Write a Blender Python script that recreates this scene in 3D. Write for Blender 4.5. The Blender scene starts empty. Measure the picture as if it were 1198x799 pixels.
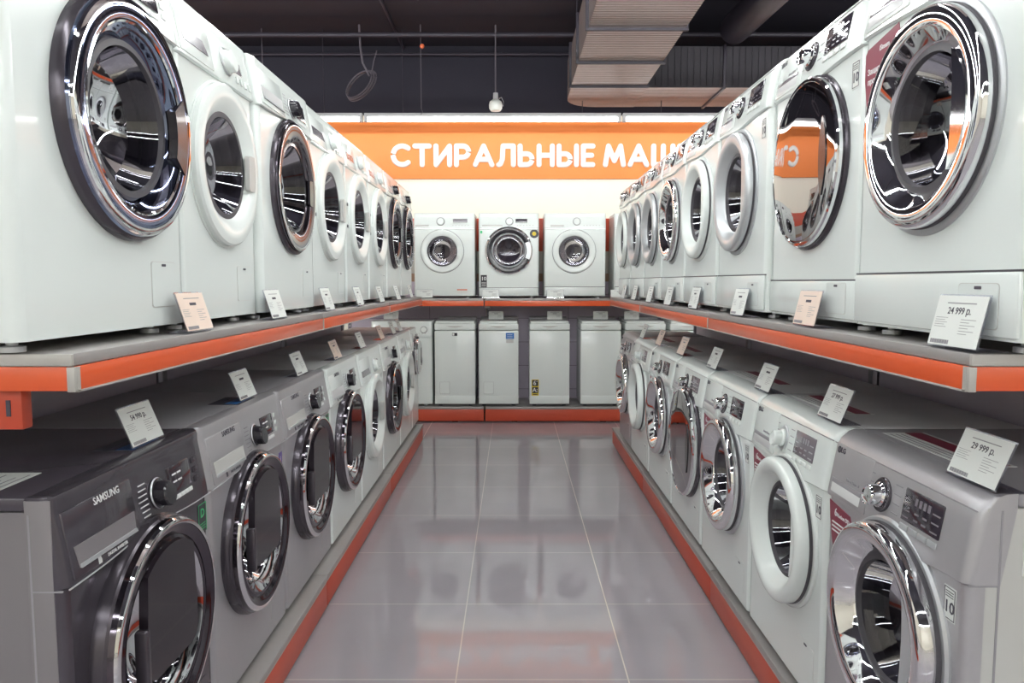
import bpy, bmesh, math, random
from mathutils import Matrix, Vector
random.seed(7)
PI = math.pi
SC = bpy.context.scene
COL = SC.collection

# ---------------------------------------------------------------- materials
def mat(name, col, rough=.4, metal=0., noise=0., nscale=8., bump=0., bscale=60., coat=0., spec=.5, emit=None, estr=0.):
    m = bpy.data.materials.new(name); m.use_nodes = True
    nt = m.node_tree; b = nt.nodes['Principled BSDF']
    b.inputs['Base Color'].default_value = (*col, 1); b.inputs['Roughness'].default_value = rough
    b.inputs['Metallic'].default_value = metal; b.inputs['Coat Weight'].default_value = coat
    b.inputs['Coat Roughness'].default_value = .04
    b.inputs['Specular IOR Level'].default_value = spec
    tc = nt.nodes.new('ShaderNodeTexCoord')
    if noise:
        n = nt.nodes.new('ShaderNodeTexNoise'); n.inputs['Scale'].default_value = nscale; n.inputs['Detail'].default_value = 4
        nt.links.new(tc.outputs['Object'], n.inputs['Vector'])
        r = nt.nodes.new('ShaderNodeMix'); r.data_type = 'RGBA'
        r.inputs['A'].default_value = (*[c * (1 - noise) for c in col], 1)
        r.inputs['B'].default_value = (*[min(1, c * (1 + noise)) for c in col], 1)
        nt.links.new(n.outputs['Fac'], r.inputs['Factor']); nt.links.new(r.outputs['Result'], b.inputs['Base Color'])
    if bump:
        n = nt.nodes.new('ShaderNodeTexNoise'); n.inputs['Scale'].default_value = bscale
        nt.links.new(tc.outputs['Object'], n.inputs['Vector'])
        bp = nt.nodes.new('ShaderNodeBump'); bp.inputs['Strength'].default_value = bump; bp.inputs['Distance'].default_value = .002
        nt.links.new(n.outputs['Fac'], bp.inputs['Height']); nt.links.new(bp.outputs['Normal'], b.inputs['Normal'])
    if emit:
        b.inputs['Emission Color'].default_value = (*emit, 1); b.inputs['Emission Strength'].default_value = estr
    return m

def glass(name, tint, rough=.0, base=.06, edge=.7):
    """thin clear pane: tinted see-through mixed with a mirror reflection by angle"""
    m = bpy.data.materials.new(name); m.use_nodes = True
    nt = m.node_tree; nt.nodes.remove(nt.nodes['Principled BSDF']); out = nt.nodes['Material Output']
    t = nt.nodes.new('ShaderNodeBsdfTransparent'); t.inputs['Color'].default_value = (*tint, 1)
    g = nt.nodes.new('ShaderNodeBsdfGlossy'); g.inputs['Roughness'].default_value = rough; g.inputs['Color'].default_value = (.95, .95, 1, 1)
    lw = nt.nodes.new('ShaderNodeLayerWeight'); lw.inputs['Blend'].default_value = .35
    mr = nt.nodes.new('ShaderNodeMapRange'); mr.inputs['To Min'].default_value = base; mr.inputs['To Max'].default_value = edge
    nt.links.new(lw.outputs['Fresnel'], mr.inputs['Value'])
    mx = nt.nodes.new('ShaderNodeMixShader'); nt.links.new(mr.outputs['Result'], mx.inputs['Fac'])
    nt.links.new(t.outputs[0], mx.inputs[1]); nt.links.new(g.outputs[0], mx.inputs[2]); nt.links.new(mx.outputs[0], out.inputs['Surface'])
    return m

M = {}
M['white'] = mat('white_enamel', (.768, .818, .797), .20, noise=.015, nscale=3, coat=.35)
M['whitep'] = mat('white_plastic', (.772, .818, .797), .26, noise=.01, coat=.25)
M['lid'] = mat('lid_white', (.60, .60, .61), .30, noise=.03, nscale=20)
M['lidd'] = mat('lid_dark', (.07, .06, .075), .25, noise=.05)
M['lidg'] = mat('lid_grey', (.30, .29, .31), .35, noise=.04)
M['silver'] = mat('silver_enamel', (.46, .45, .47), .34, .45, noise=.03, nscale=40)
M['graph'] = mat('graphite_enamel', (.085, .075, .092), .2, .45, noise=.04, nscale=40, coat=.3)
M['graphside'] = mat('graphite_side', (.23, .212, .225), .4, .2, noise=.04)
M['silverside'] = mat('silver_side', (.55, .55, .53), .45, .1, noise=.03)
M['satin'] = mat('satin_silver', (.60, .62, .64), .36, .6, noise=.02)
M['chrome'] = mat('chrome', (.86, .86, .88), .045, 1., noise=.01)
M['dchrome'] = mat('dark_chrome', (.115, .10, .12), .10, .95, noise=.02)
M['bchrome'] = mat('blue_dark_chrome', (.20, .23, .34), .07, 1., noise=.02)
M['greyring'] = mat('grey_ring', (.085, .075, .09), .22, .55, noise=.03)
M['black'] = mat('black_plastic', (.018, .016, .022), .2, noise=.05, coat=.3)
M['rubber'] = mat('rubber_seal', (.07, .065, .075), .55, noise=.06)
M['drum'] = mat('drum_steel', (.17, .155, .175), .40, .7, noise=.1, nscale=30, bump=.4, bscale=90)
M['glass'] = glass('door_glass', (.36, .34, .385))
M['dglass'] = glass('smoked_door_glass', (.13, .125, .15), base=.07, edge=.75)
M['mglass'] = mat('mirror_tinted_glass', (.40, .38, .39), .02, 1., noise=.01)
M['addw'] = mat('smoky_panel', (.018, .013, .018), .05, .0, noise=.03)
M['disp'] = mat('display_glass', (.035, .028, .04), .12, noise=.1, coat=.5)
M['dispg'] = mat('display_grey', (.20, .18, .205), .18, noise=.05, coat=.5)
M['ink'] = mat('dark_print', (.06, .055, .075), .6, noise=.05)
M['inkg'] = mat('grey_print', (.30, .29, .31), .6, noise=.05)
M['inkw'] = mat('white_print', (.75, .76, .76), .5, noise=.03)
M['red'] = mat('maroon_sticker', (.22, .022, .05), .35, noise=.05)
M['green'] = mat('green_print', (.05, .55, .20), .4, noise=.05)
M['stick'] = mat('sticker_paper', (.70, .72, .70), .4, noise=.03)
M['stickd'] = mat('sticker_black', (.03, .028, .035), .35, noise=.05)
M['violet'] = mat('violet_sticker', (.13, .08, .32), .35, noise=.2, nscale=60)
M['blue'] = mat('blue_sticker', (.02, .17, .50), .35, noise=.05)
M['yellow'] = mat('yellow_sticker', (.72, .55, .02), .4, noise=.04)
M['paper'] = mat('price_card', (.78, .81, .78), .45, noise=.01)
M['paperp'] = mat('peach_price_card', (.86, .70, .60), .45, noise=.04, nscale=30)
M['acryl'] = glass('clear_acrylic', (.90, .90, .93), base=.05, edge=.6)
M['orange'] = mat('orange_strip', (.72, .105, .028), .30, noise=.05, nscale=5, coat=.35)
M['orangep'] = mat('orange_paint', (.55, .075, .035), .38, noise=.05, nscale=6)
M['shelf'] = mat('grey_shelf_steel', (.36, .34, .33), .38, .2, noise=.04, nscale=25)
M['shelfl'] = mat('pale_shelf_edge', (.46, .44, .41), .4, .1, noise=.03)
M['bpanel'] = mat('back_panel_grey', (.60, .54, .63), .5, noise=.05, nscale=10)
M['upr'] = mat('upright_steel', (.34, .32, .36), .45, .2, noise=.05)
M['clip'] = mat('white_bracket', (.68, .68, .68), .4, noise=.03)
M['cream'] = mat('cream_wall', (.88, .84, .72), .7, noise=.015, nscale=3)
M['band'] = mat('orange_wall_board', (.90, .25, .055), .55, noise=.02, nscale=2)
M['letter'] = mat('white_letter', (.83, .85, .84), .35, noise=.01)
M['ceil'] = mat('dark_ceiling', (.013, .010, .021), .8, noise=.12, nscale=4)
M['dwall'] = mat('dark_upper_wall', (.009, .007, .018), .75, noise=.1, nscale=5)
M['pipe'] = mat('dark_pipe', (.030, .024, .038), .55, noise=.1)
M['cable'] = mat('grey_cable', (.11, .095, .115), .5, noise=.1)
M['ductd'] = mat('dark_ribbed_duct', (.020, .016, .024), .6, noise=.1)
M['lampb'] = mat('lamp_housing', (.45, .45, .47), .4, noise=.03)
M['tube'] = mat('lamp_tube', (.9, .9, .9), .4, noise=.01, emit=(1., .985, .95), estr=13.)
M['tubem'] = mat('shop_lamp_tube', (.9, .9, .9), .4, noise=.01, emit=(.97, 1., .985), estr=63.)
M['sensor'] = mat('sensor_plastic', (.82, .84, .80), .4, noise=.03)
M['dot'] = mat('orange_cap', (.80, .16, .05), .4, noise=.05)
M['redd'] = mat('red_light_cap', (.5, .02, .03), .4, noise=.05)

def duct_mat():
    m = mat('galvanised_duct', (.26, .215, .21), .45, .5, noise=.12, nscale=14)
    nt = m.node_tree; b = nt.nodes['Principled BSDF']
    tc = nt.nodes.new('ShaderNodeTexCoord'); w = nt.nodes.new('ShaderNodeTexWave'); w.bands_direction = 'Y'
    w.inputs['Scale'].default_value = 7.5; w.inputs['Distortion'].default_value = .6
    nt.links.new(tc.outputs['Object'], w.inputs['Vector'])
    bp = nt.nodes.new('ShaderNodeBump'); bp.inputs['Strength'].default_value = .6; bp.inputs['Distance'].default_value = .02
    nt.links.new(w.outputs['Fac'], bp.inputs['Height']); nt.links.new(bp.outputs['Normal'], b.inputs['Normal'])
    return m
M['duct'] = duct_mat()

def floor_mat():
    m = mat('polished_grey_tiles', (.28, .265, .275), .10, spec=.32)
    nt = m.node_tree; b = nt.nodes['Principled BSDF']
    tc = nt.nodes.new('ShaderNodeTexCoord'); mp = nt.nodes.new('ShaderNodeMapping')
    mp.inputs['Location'].default_value = (.2, -.05, 0)
    nt.links.new(tc.outputs['Object'], mp.inputs['Vector'])
    brs = []
    for bw, rh, ms, mc in ((.6015, 60.05, .0024, (.74, .67, .60, 1)), (60.15, .6005, .0025, (.60, .55, .52, 1))):
        br = nt.nodes.new('ShaderNodeTexBrick'); br.offset = 0; br.squash = 1
        br.inputs['Scale'].default_value = 1; br.inputs['Brick Width'].default_value = bw; br.inputs['Row Height'].default_value = rh
        br.inputs['Mortar Size'].default_value = ms; br.inputs['Mortar Smooth'].default_value = .1; br.inputs['Bias'].default_value = 0
        br.inputs['Color1'].default_value = (.40, .37, .40, 1); br.inputs['Color2'].default_value = (.38, .35, .38, 1)
        br.inputs['Mortar'].default_value = mc
        nt.links.new(mp.outputs['Vector'], br.inputs['Vector']); brs.append(br)
    bm_ = nt.nodes.new('ShaderNodeMix'); bm_.data_type = 'RGBA'
    nt.links.new(brs[1].outputs['Fac'], bm_.inputs['Factor'])
    nt.links.new(brs[0].outputs['Color'], bm_.inputs['A']); nt.links.new(brs[1].outputs['Color'], bm_.inputs['B'])
    n = nt.nodes.new('ShaderNodeTexNoise'); n.inputs['Scale'].default_value = 1.7; n.inputs['Detail'].default_value = 6
    nt.links.new(tc.outputs['Object'], n.inputs['Vector'])
    mx = nt.nodes.new('ShaderNodeMix'); mx.data_type = 'RGBA'; mx.blend_type = 'MULTIPLY'
    mx.inputs['Factor'].default_value = .25
    nt.links.new(bm_.outputs['Result'], mx.inputs['A']); nt.links.new(n.outputs['Fac'], mx.inputs['B'])
    nt.links.new(mx.outputs['Result'], b.inputs['Base Color'])
    r = nt.nodes.new('ShaderNodeMapRange'); r.inputs['To Min'].default_value = .02; r.inputs['To Max'].default_value = .055
    nt.links.new(n.outputs['Fac'], r.inputs['Value']); nt.links.new(r.outputs['Result'], b.inputs['Roughness'])
    return m
M['floor'] = floor_mat()

def perf_mat():
    m = mat('perforated_panel', (.20, .175, .22), .5)
    nt = m.node_tree; b = nt.nodes['Principled BSDF']
    tc = nt.nodes.new('ShaderNodeTexCoord'); br = nt.nodes.new('ShaderNodeTexBrick'); br.offset = 0
    sx = nt.nodes.new('ShaderNodeSeparateXYZ'); cx = nt.nodes.new('ShaderNodeCombineXYZ')
    nt.links.new(tc.outputs['Object'], sx.inputs[0])
    nt.links.new(sx.outputs['X'], cx.inputs['X']); nt.links.new(sx.outputs['Z'], cx.inputs['Y'])
    nt.links.new(cx.outputs[0], br.inputs['Vector'])
    br.inputs['Scale'].default_value = 1; br.inputs['Brick Width'].default_value = .86; br.inputs['Row Height'].default_value = .25
    br.inputs['Mortar Size'].default_value = .003
    br.inputs['Color1'].default_value = (.56, .50, .60, 1); br.inputs['Color2'].default_value = (.53, .47, .57, 1); br.inputs['Mortar'].default_value = (.24, .20, .26, 1)
    nt.links.new(br.outputs['Color'], b.inputs['Base Color'])
    return m
M['perf'] = perf_mat()

# ---------------------------------------------------------------- mesh helpers
class MB:
    def __init__(s): s.bm = bmesh.new()
    def face(s, vs):
        try: return s.bm.faces.new(vs)
        except ValueError: return None
    def box(s, x0, x1, y0, y1, z0, z1, r=0., seg=2):
        t = bmesh.new()
        bmesh.ops.create_cube(t, size=1)
        for v in t.verts:
            v.co = Vector(((x0 + x1) / 2 + v.co.x * (x1 - x0), (y0 + y1) / 2 + v.co.y * (y1 - y0), (z0 + z1) / 2 + v.co.z * (z1 - z0)))
        if r > 0:
            r = min(r, .49 * min(abs(x1 - x0), abs(y1 - y0), abs(z1 - z0)))
            bmesh.ops.bevel(t, geom=t.edges[:], offset=r, segments=seg, profile=.5, affect='EDGES')
        s.merge(t); return s
    def merge(s, t, mtx=None):
        if mtx is not None: t.transform(mtx)
        vm = {}
        for v in t.verts: vm[v.index if False else v] = s.bm.verts.new(v.co)
        for f in t.faces: s.face([vm[v] for v in f.verts])
        t.free()
    def lathe(s, prof, cx=0, cz=0, y0=0, n=64, a0=0., a1=2 * PI):
        full = abs(a1 - a0 - 2 * PI) < 1e-6
        k = n if full else n + 1
        rings = []
        for r, d in prof:
            if r < 1e-6: rings.append([s.bm.verts.new((cx, y0 - d, cz))]); continue
            rings.append([s.bm.verts.new((cx + r * math.cos(a0 + (a1 - a0) * i / n), y0 - d, cz + r * math.sin(a0 + (a1 - a0) * i / n))) for i in range(k)])
        for A, B in zip(rings, rings[1:]):
            for i in range(n):
                j = (i + 1) % k
                if len(A) == 1 and len(B) == 1: continue
                if len(A) == 1: s.face([A[0], B[i], B[j]])
                elif len(B) == 1: s.face([A[i], A[j], B[0]])
                else: s.face([A[i], A[j], B[j], B[i]])
        return s
    def prism(s, pts, y0, y1):
        """closed outline in (x, z), extruded from y0 (front) to y1 (back)"""
        a = [s.bm.verts.new((x, y0, z)) for x, z in pts]; b = [s.bm.verts.new((x, y1, z)) for x, z in pts]
        s.face(a); s.face(b[::-1])
        n = len(pts)
        for i in range(n): s.face([a[i], b[i], b[(i + 1) % n], a[(i + 1) % n]])
        return s
    def extz(s, pts, z0, z1):
        """closed outline in (x, y), extruded in z"""
        a = [s.bm.verts.new((x, y, z0)) for x, y in pts]; b = [s.bm.verts.new((x, y, z1)) for x, y in pts]
        s.face(a); s.face(b[::-1])
        n = len(pts)
        for i in range(n): s.face([a[i], b[i], b[(i + 1) % n], a[(i + 1) % n]])
        return s
    def tube(s, pts, r, n=8, closed=False):
        pts = [Vector(p) for p in pts]; rings = []
        m = len(pts)
        for i, p in enumerate(pts):
            if closed: d = pts[(i + 1) % m] - pts[i - 1]
            else: d = pts[min(i + 1, m - 1)] - pts[max(i - 1, 0)]
            d.normalize()
            u = d.cross(Vector((0, 0, 1)))
            if u.length < .05: u = d.cross(Vector((1, 0, 0)))
            u.normalize(); w = d.cross(u)
            rings.append([s.bm.verts.new(p + r * (math.cos(2 * PI * k / n) * u + math.sin(2 * PI * k / n) * w)) for k in range(n)])
        prs = list(zip(rings, rings[1:])) + ([(rings[-1], rings[0])] if closed else [])
        for A, B in prs:
            for k in range(n): s.face([A[k], A[(k + 1) % n], B[(k + 1) % n], B[k]])
        if not closed: s.face(rings[0][::-1]); s.face(rings[-1])
        return s
    def holed(s, x0, x1, z0, z1, cx, cz, r, y, lip=.02):
        """flat front plate with a round opening"""
        angs = sorted(set([2 * PI * i / 72 for i in range(72)] + [math.atan2(zz - cz, xx - cx) % (2 * PI) for xx in (x0, x1) for zz in (z0, z1)]))
        I, O, L = [], [], []
        for a in angs:
            c, q = math.cos(a), math.sin(a); t = 1e9
            if c > 1e-9: t = min(t, (x1 - cx) / c)
            if c < -1e-9: t = min(t, (x0 - cx) / c)
            if q > 1e-9: t = min(t, (z1 - cz) / q)
            if q < -1e-9: t = min(t, (z0 - cz) / q)
            O.append(s.bm.verts.new((cx + t * c, y, cz + t * q)))
            I.append(s.bm.verts.new((cx + r * c, y, cz + r * q))); L.append(s.bm.verts.new((cx + r * c, y + lip, cz + r * q)))
        n = len(angs)
        for i in range(n):
            j = (i + 1) % n
            s.face([O[i], O[j], I[j], I[i]]); s.face([I[i], I[j], L[j], L[i]])
        return s
    def merge_ball(s, c, r):
        t = bmesh.new(); bmesh.ops.create_uvsphere(t, u_segments=16, v_segments=10, radius=r)
        s.merge(t, Matrix.Translation(c))
    def text(s, txt, size, x, z, y=0., thick=.0006, align='CENTER', sx=1.):
        me = text_mesh(txt, size, thick, align)
        vs = [s.bm.verts.new((x + v.co.x * sx, y - v.co.z, z + v.co.y)) for v in me.vertices]
        for p in me.polygons: s.face([vs[i] for i in p.vertices])
        return s
    def shear(s, fy):
        for v in s.bm.verts: v.co.y += fy(v.co.z)
        return s
    def xf(s, mtx): s.bm.transform(mtx); return s
    def build(s, name, m, parent=None, angle=32, loc=None):
        bmesh.ops.recalc_face_normals(s.bm, faces=s.bm.faces[:])
        me = bpy.data.meshes.new(name); s.bm.to_mesh(me); s.bm.free()
        me.materials.append(M[m] if isinstance(m, str) else m)
        me.polygons.foreach_set('use_smooth', [True] * len(me.polygons))
        me.set_sharp_from_angle(angle=math.radians(angle))
        o = bpy.data.objects.new(name, me); COL.objects.link(o)
        if parent is not None: o.parent = parent
        if loc: o.location = loc
        return o

_TX = {}
def text_mesh(txt, size, thick, align):
    k = (txt, size, thick, align)
    if k not in _TX:
        c = bpy.data.curves.new('t', 'FONT'); c.body = txt; c.size = size; c.extrude = thick; c.align_x = align; c.align_y = 'CENTER'
        c.resolution_u = 2; c.offset = size * .012
        o = bpy.data.objects.new('t', c); COL.objects.link(o)
        dg = bpy.context.evaluated_depsgraph_get(); dg.update()
        _TX[k] = bpy.data.meshes.new_from_object(o.evaluated_get(dg))
        bpy.data.objects.remove(o)
    return _TX[k]

def empty(name, label, cat, loc=(0, 0, 0), rz=0., group=None):
    o = bpy.data.objects.new(name, None); COL.objects.link(o); o.empty_display_size = .1
    o.location = loc; o.rotation_euler = (0, 0, rz); o['label'] = label; o['category'] = cat
    if group: o['group'] = group
    return o
def tag(o, label, cat, group=None):
    o['label'] = label; o['category'] = cat
    if group: o['group'] = group
    return o
def struct(name, mb, m, label=None):
    o = mb.build(name, m); o['kind'] = 'structure'
    if label: o['label'] = label
    return o
def rrect(x0, x1, z0, z1, r, n=6):
    p = []
    for cx, cz, a in ((x1 - r, z1 - r, 0), (x0 + r, z1 - r, PI / 2), (x0 + r, z0 + r, PI), (x1 - r, z0 + r, 1.5 * PI)):
        for i in range(n + 1): p.append((cx + r * math.cos(a + PI / 2 * i / n), cz + r * math.sin(a + PI / 2 * i / n)))
    return p

# ---------------------------------------------------------------- washing machines
def door(root, style, cx, cz, R, near=True, yb=0., dp=1.):
    n = 72 if near else 40
    L = lambda prof: MB().lathe([(r, d * dp if d > 0 else d) for r, d in prof], cx, cz, yb, n)
    if style in ('chrome', 'whitering', 'silverring'):
        rm = {'chrome': 'chrome', 'whitering': 'whitep', 'silverring': 'satin'}[style]
        ri = R * .66
        d = L([(R - .012, .0), (R - .004, .010), (R, .022), (R, .048), (R - .003, .056), (R - .009, .0615), (R * .92, .0645), (R * .87, .064), (R * .825, .060), (R * .80, .054), (ri + .008, .024), (ri + .002, .016), (ri, .008), (ri, 0)]).build('door', rm, root)
        L([(R + .014, -.002), (R + .014, .006), (R + .008, .012), (R - .010, .013)]).build('door_flange', 'satin' if style != 'whitering' else 'whitep', root)
        L([(R + .0015, .014), (R + .0015, .024), (R - .004, .026)]).build('rubber_gap', 'rubber', d)
        L([(ri + .001, .012), (ri - .012, .016), (ri - .014, .004), (ri - .016, -.01)]).build('glass_bezel', 'rubber', d)
        L([(ri - .012, .012), (ri - .02, -.02), (ri - .035, -.055), (ri * .45, -.085), (0, -.095)]).build('door_glass', 'glass', d)
        # crescent handle cover on the right of the opening
        pts = []
        for i in range(15):
            a = -.85 + 1.7 * i / 14; pts.append((cx + (ri + .006) * math.cos(a), cz + (ri + .006) * math.sin(a)))
        for i in range(15):
            a = .85 - 1.7 * i / 14; pts.append((cx + ri * .67 + ri * .06 * math.cos(a * 1.8), cz + (ri + .006) * math.sin(a)))
        MB().prism(pts, yb - .036 * dp, yb - .010 * dp).build('handle', 'chrome' if dp < .8 and style == 'chrome' else 'satin' if style == 'chrome' else rm, d)
    elif style == 'wide':
        ri = R * .655
        d = L([(R - .006, 0), (R, .008), (R, .030), (R - .006, .041), (R - .02, .046), (R * .86, .047), (R * .82, .043), (ri + .008, .012), (ri, .004), (ri, -.01)]).build('door', 'whitep', root)
        L([(R + .006, -.002), (R + .006, .005), (R - .004, .009)]).build('door_flange', 'whitep', root)
        L([(ri + .001, .006), (ri - .014, .008), (ri - .018, -.012)]).build('glass_bezel', 'rubber', d)
        L([(ri - .014, .006), (ri - .03, -.03), (ri - .05, -.065), (ri * .4, -.08), (0, -.085)]).build('door_glass', 'glass', d)
        b = MB(); b.prism(rrect(cx + ri - .012, cx + R * .84, cz - .055, cz + .055, .012), yb - .046 * dp, yb - .02 * dp); b.build('handle', 'silverside', d)
        for dz in (-.055, .055):
            MB().box(cx - R - .036, cx - R - .014, yb - .004, yb, cz + dz - .008, cz + dz + .008, .002).build('hinge', 'rubber', root)
    elif style == 'dark':
        ri = R * .66
        L([(R, -.002), (R, .020), (R - .005, .030), (R - .014, .033)]).build('door_flange', 'greyring', root)
        d = L([(R - .012, .028), (R - .012, .042), (R - .018, .050), (R - .028, .052), (R * .78, .040), (ri + .012, .030), (ri, .016), (ri, -.005)]).build('door', 'dchrome', root)
        L([(R - .014, .0505), (R - .019, .0545), (R - .026, .0535)]).build('door_trim', 'chrome', d)
        L([(ri + .001, .018), (ri - .010, .020), (ri - .014, -.01)]).build('glass_bezel', 'black', d)
        L([(ri - .010, .014), (ri - .03, -.03), (ri - .05, -.065), (ri * .4, -.08), (0, -.085)]).build('door_glass', 'dglass', d)
        b = MB(); b.prism(rrect(cx + ri - .004, cx + R * .86, cz - .05, cz + .05, .012), yb - .047 * dp, yb - .03 * dp); b.build('handle', 'black', d)
    elif style == 'blue':
        ri = R * .63
        L([(R, -.002), (R, .020), (R - .003, .032), (R - .008, .040), (R - .018, .042)]).build('door_flange', 'greyring', root)
        d = L([(R - .009, .040), (R - .011, .052), (R - .02, .061), (R - .036, .064), (R * .78, .058), (R * .72, .046), (ri + .008, .03), (ri, .014), (ri, -.005)]).build('door', 'bchrome', root)
        L([(R - .0105, .050), (R - .0145, .0602), (R - .021, .0635), (R - .028, .0642)]).build('door_trim', 'chrome', d)
        L([(R * .785, .0583), (R * .772, .0605), (R * .755, .0563)]).build('inner_trim', 'chrome', d)
        L([(ri + .001, .016), (ri - .012, .018), (ri - .016, -.01)]).build('glass_bezel', 'rubber', d)
        L([(ri - .012, .012), (ri - .02, -.02), (ri - .04, -.06), (ri * .45, -.085), (0, -.095)]).build('door_glass', 'glass', d)
        pts = []
        for i in range(13):
            a = -.42 + .84 * i / 12; pts.append((cx + R * .845 * math.cos(a), cz + R * .845 * math.sin(a)))
        for i in range(13):
            a = .33 - .66 * i / 12; pts.append((cx + ri * 1.02 * math.cos(a), cz + ri * 1.02 * math.sin(a)))
        MB().prism(pts, yb - .066 * dp, yb - .03 * dp).build('handle', 'black', d)
    elif style == 'addwash':
        L([(R, -.002), (R, .016), (R - .003, .022), (R - .004, .030), (R - .010, .038)]).build('door_flange', 'greyring', root)
        d = L([(R - .008, .036), (R - .010, .050), (R - .018, .057), (R - .030, .058), (R - .040, .052), (R - .050, .046), (R - .052, .030)]).build('door', 'dchrome', root)
        L([(R - .010, .0495), (R - .0145, .0570), (R - .020, .0592), (R - .025, .0592)]).build('door_trim', 'chrome', d)
        L([(R - .050, .044), (R - .058, .048), (R - .066, .046)]).build('inner_trim', 'dchrome', d)
        L([(R - .064, .046), (R * .64, .030), (R * .56, .0), (R * .45, -.05), (.06, -.075), (0, -.078)]).build('door_glass', 'dglass', d)
        L([(R - .064, .040), (R * .62, .024), (R * .60, .012)]).build('glass_bezel', 'black', d)
        top = R - .062; w = R * .48
        pts = []
        for i in range(17):
            a = PI / 2 + .62 - 1.24 * i / 16; pts.append((cx + top * math.cos(a), cz + top * math.sin(a)))
        pts += [(cx + w, cz + .02), (cx + w * .98, cz - .055), (cx + w * .90, cz - .075), (cx + w * .74, cz - .083),
                (cx - w * .74, cz - .083), (cx - w * .90, cz - .075), (cx - w * .98, cz - .055), (cx - w, cz + .02)]
        aw = MB().prism(pts, yb - .052, yb - .032).build('add_window', 'addw', d)
        MB().box(cx - w * 1.16, cx - w * .98, yb - .058, yb - .030, cz - .085, cz + .05, .006).build('window_latch', 'greyring', d)
    elif style == 'mirror':
        L([(R + .008, -.002), (R + .008, .010), (R + .003, .017), (R - .006, .018)]).build('door_flange', 'greyring', root)
        d = L([(R - .004, .016), (R, .026), (R, .040), (R - .004, .047), (R - .012, .049), (R - .014, .046)]).build('door', 'chrome', root)
        L([(R - .013, .046), (R - .02, .0485), (R * .6, .051), (0, .0525)]).build('door_glass', 'mglass', d)
        pts = []
        for i in range(13): a = -.55 + 1.1 * i / 12; pts.append((cx + R * .62 + .026 * math.cos(a * 2.6), cz + R * .44 * math.sin(a) / math.sin(.55)))
        for i in range(13): a = .55 - 1.1 * i / 12; pts.append((cx + R * .62 - .020 * math.cos(a * 2.6), cz + R * .44 * math.sin(a) / math.sin(.55)))
        MB().prism(pts, yb - .0545 * dp, yb - .048 * dp).build('handle', 'black', d)
    elif style == 'thin':           # plain far machines: white ring with thin trim line
        ri = R * .70
        d = L([(R, 0), (R, .016), (R - .008, .026), (R * .86, .028), (ri + .006, .016), (ri, .004), (ri, -.01)]).build('door', 'whitep', root)
        L([(R + .005, -.001), (R + .005, .005), (R - .002, .007)]).build('door_flange', 'inkg', root)
        L([(ri + .001, .008), (ri - .010, .010), (ri - .014, -.01)]).build('glass_bezel', 'rubber', d)
        L([(ri - .010, .006), (ri - .03, -.03), (ri * .5, -.07), (0, -.08)]).build('door_glass', 'glass', d)
        b = MB(); b.prism(rrect(cx + ri + .002, cx + R * .95, cz - .05, cz + .05, .01), yb - .029, yb - .015); b.build('handle', 'whitep', d)
    elif style == 'blackring':
        ri = R * .70
        L([(R, -.001), (R, .018), (R - .006, .030), (R - .016, .033), (R - .022, .030)]).build('door_flange', 'chrome', root)
        d = L([(R - .020, .031), (R * .84, .034), (ri + .006, .024), (ri, .010), (ri, -.005)]).build('door', 'black', root)
        L([(ri + .001, .011), (ri - .006, .014), (ri - .012, 0)]).build('glass_bezel', 'satin', d)
        L([(ri - .008, .008), (ri - .03, -.03), (ri * .5, -.07), (0, -.08)]).build('door_glass', 'glass', d)
        b = MB(); b.prism([(cx + R * .93 * math.cos(a), cz + R * .93 * math.sin(a)) for a in [-.42 + .07 * i for i in range(13)]] +
                          [(cx + R * .74 * math.cos(a), cz + R * .74 * math.sin(a)) for a in [.42 - .07 * i for i in range(13)]], yb - .040, yb - .025)
        b.build('handle', 'satin', d)
    # drum behind the glass
    if style != 'mirror':
        rd = R * .80; ro = R * .62
        L([(ro + .03, .0), (ro + .012, -.012), (ro + .004, -.03), (ro + .012, -.05), (rd, -.075)]).build('door_gasket', 'rubber', root)
        b = MB().lathe([(rd, -.07), (rd, -.33), (rd * .9, -.345), (rd * .5, -.352), (0, -.354)], cx, cz, yb, n)
        for k in range(3):
            a = PI / 2 + .5 + k * 2 * PI / 3
            t = bmesh.new(); bmesh.ops.create_cube(t, size=1)
            for v in t.verts: v.co = Vector((v.co.x * .05 * (1.4 if v.co.z > 0 else .6), v.co.y * .22, v.co.z * .05))
            bmesh.ops.bevel(t, geom=t.edges[:], offset=.008, segments=2, affect='EDGES')
            b.merge(t, Matrix.Translation((cx + (rd - .02) * math.cos(a), yb + .21, cz + (rd - .02) * math.sin(a))) @ Matrix.Rotation(-(a - PI / 2) , 4, 'Y'))
        b.build('drum', 'drum', root)

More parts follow.
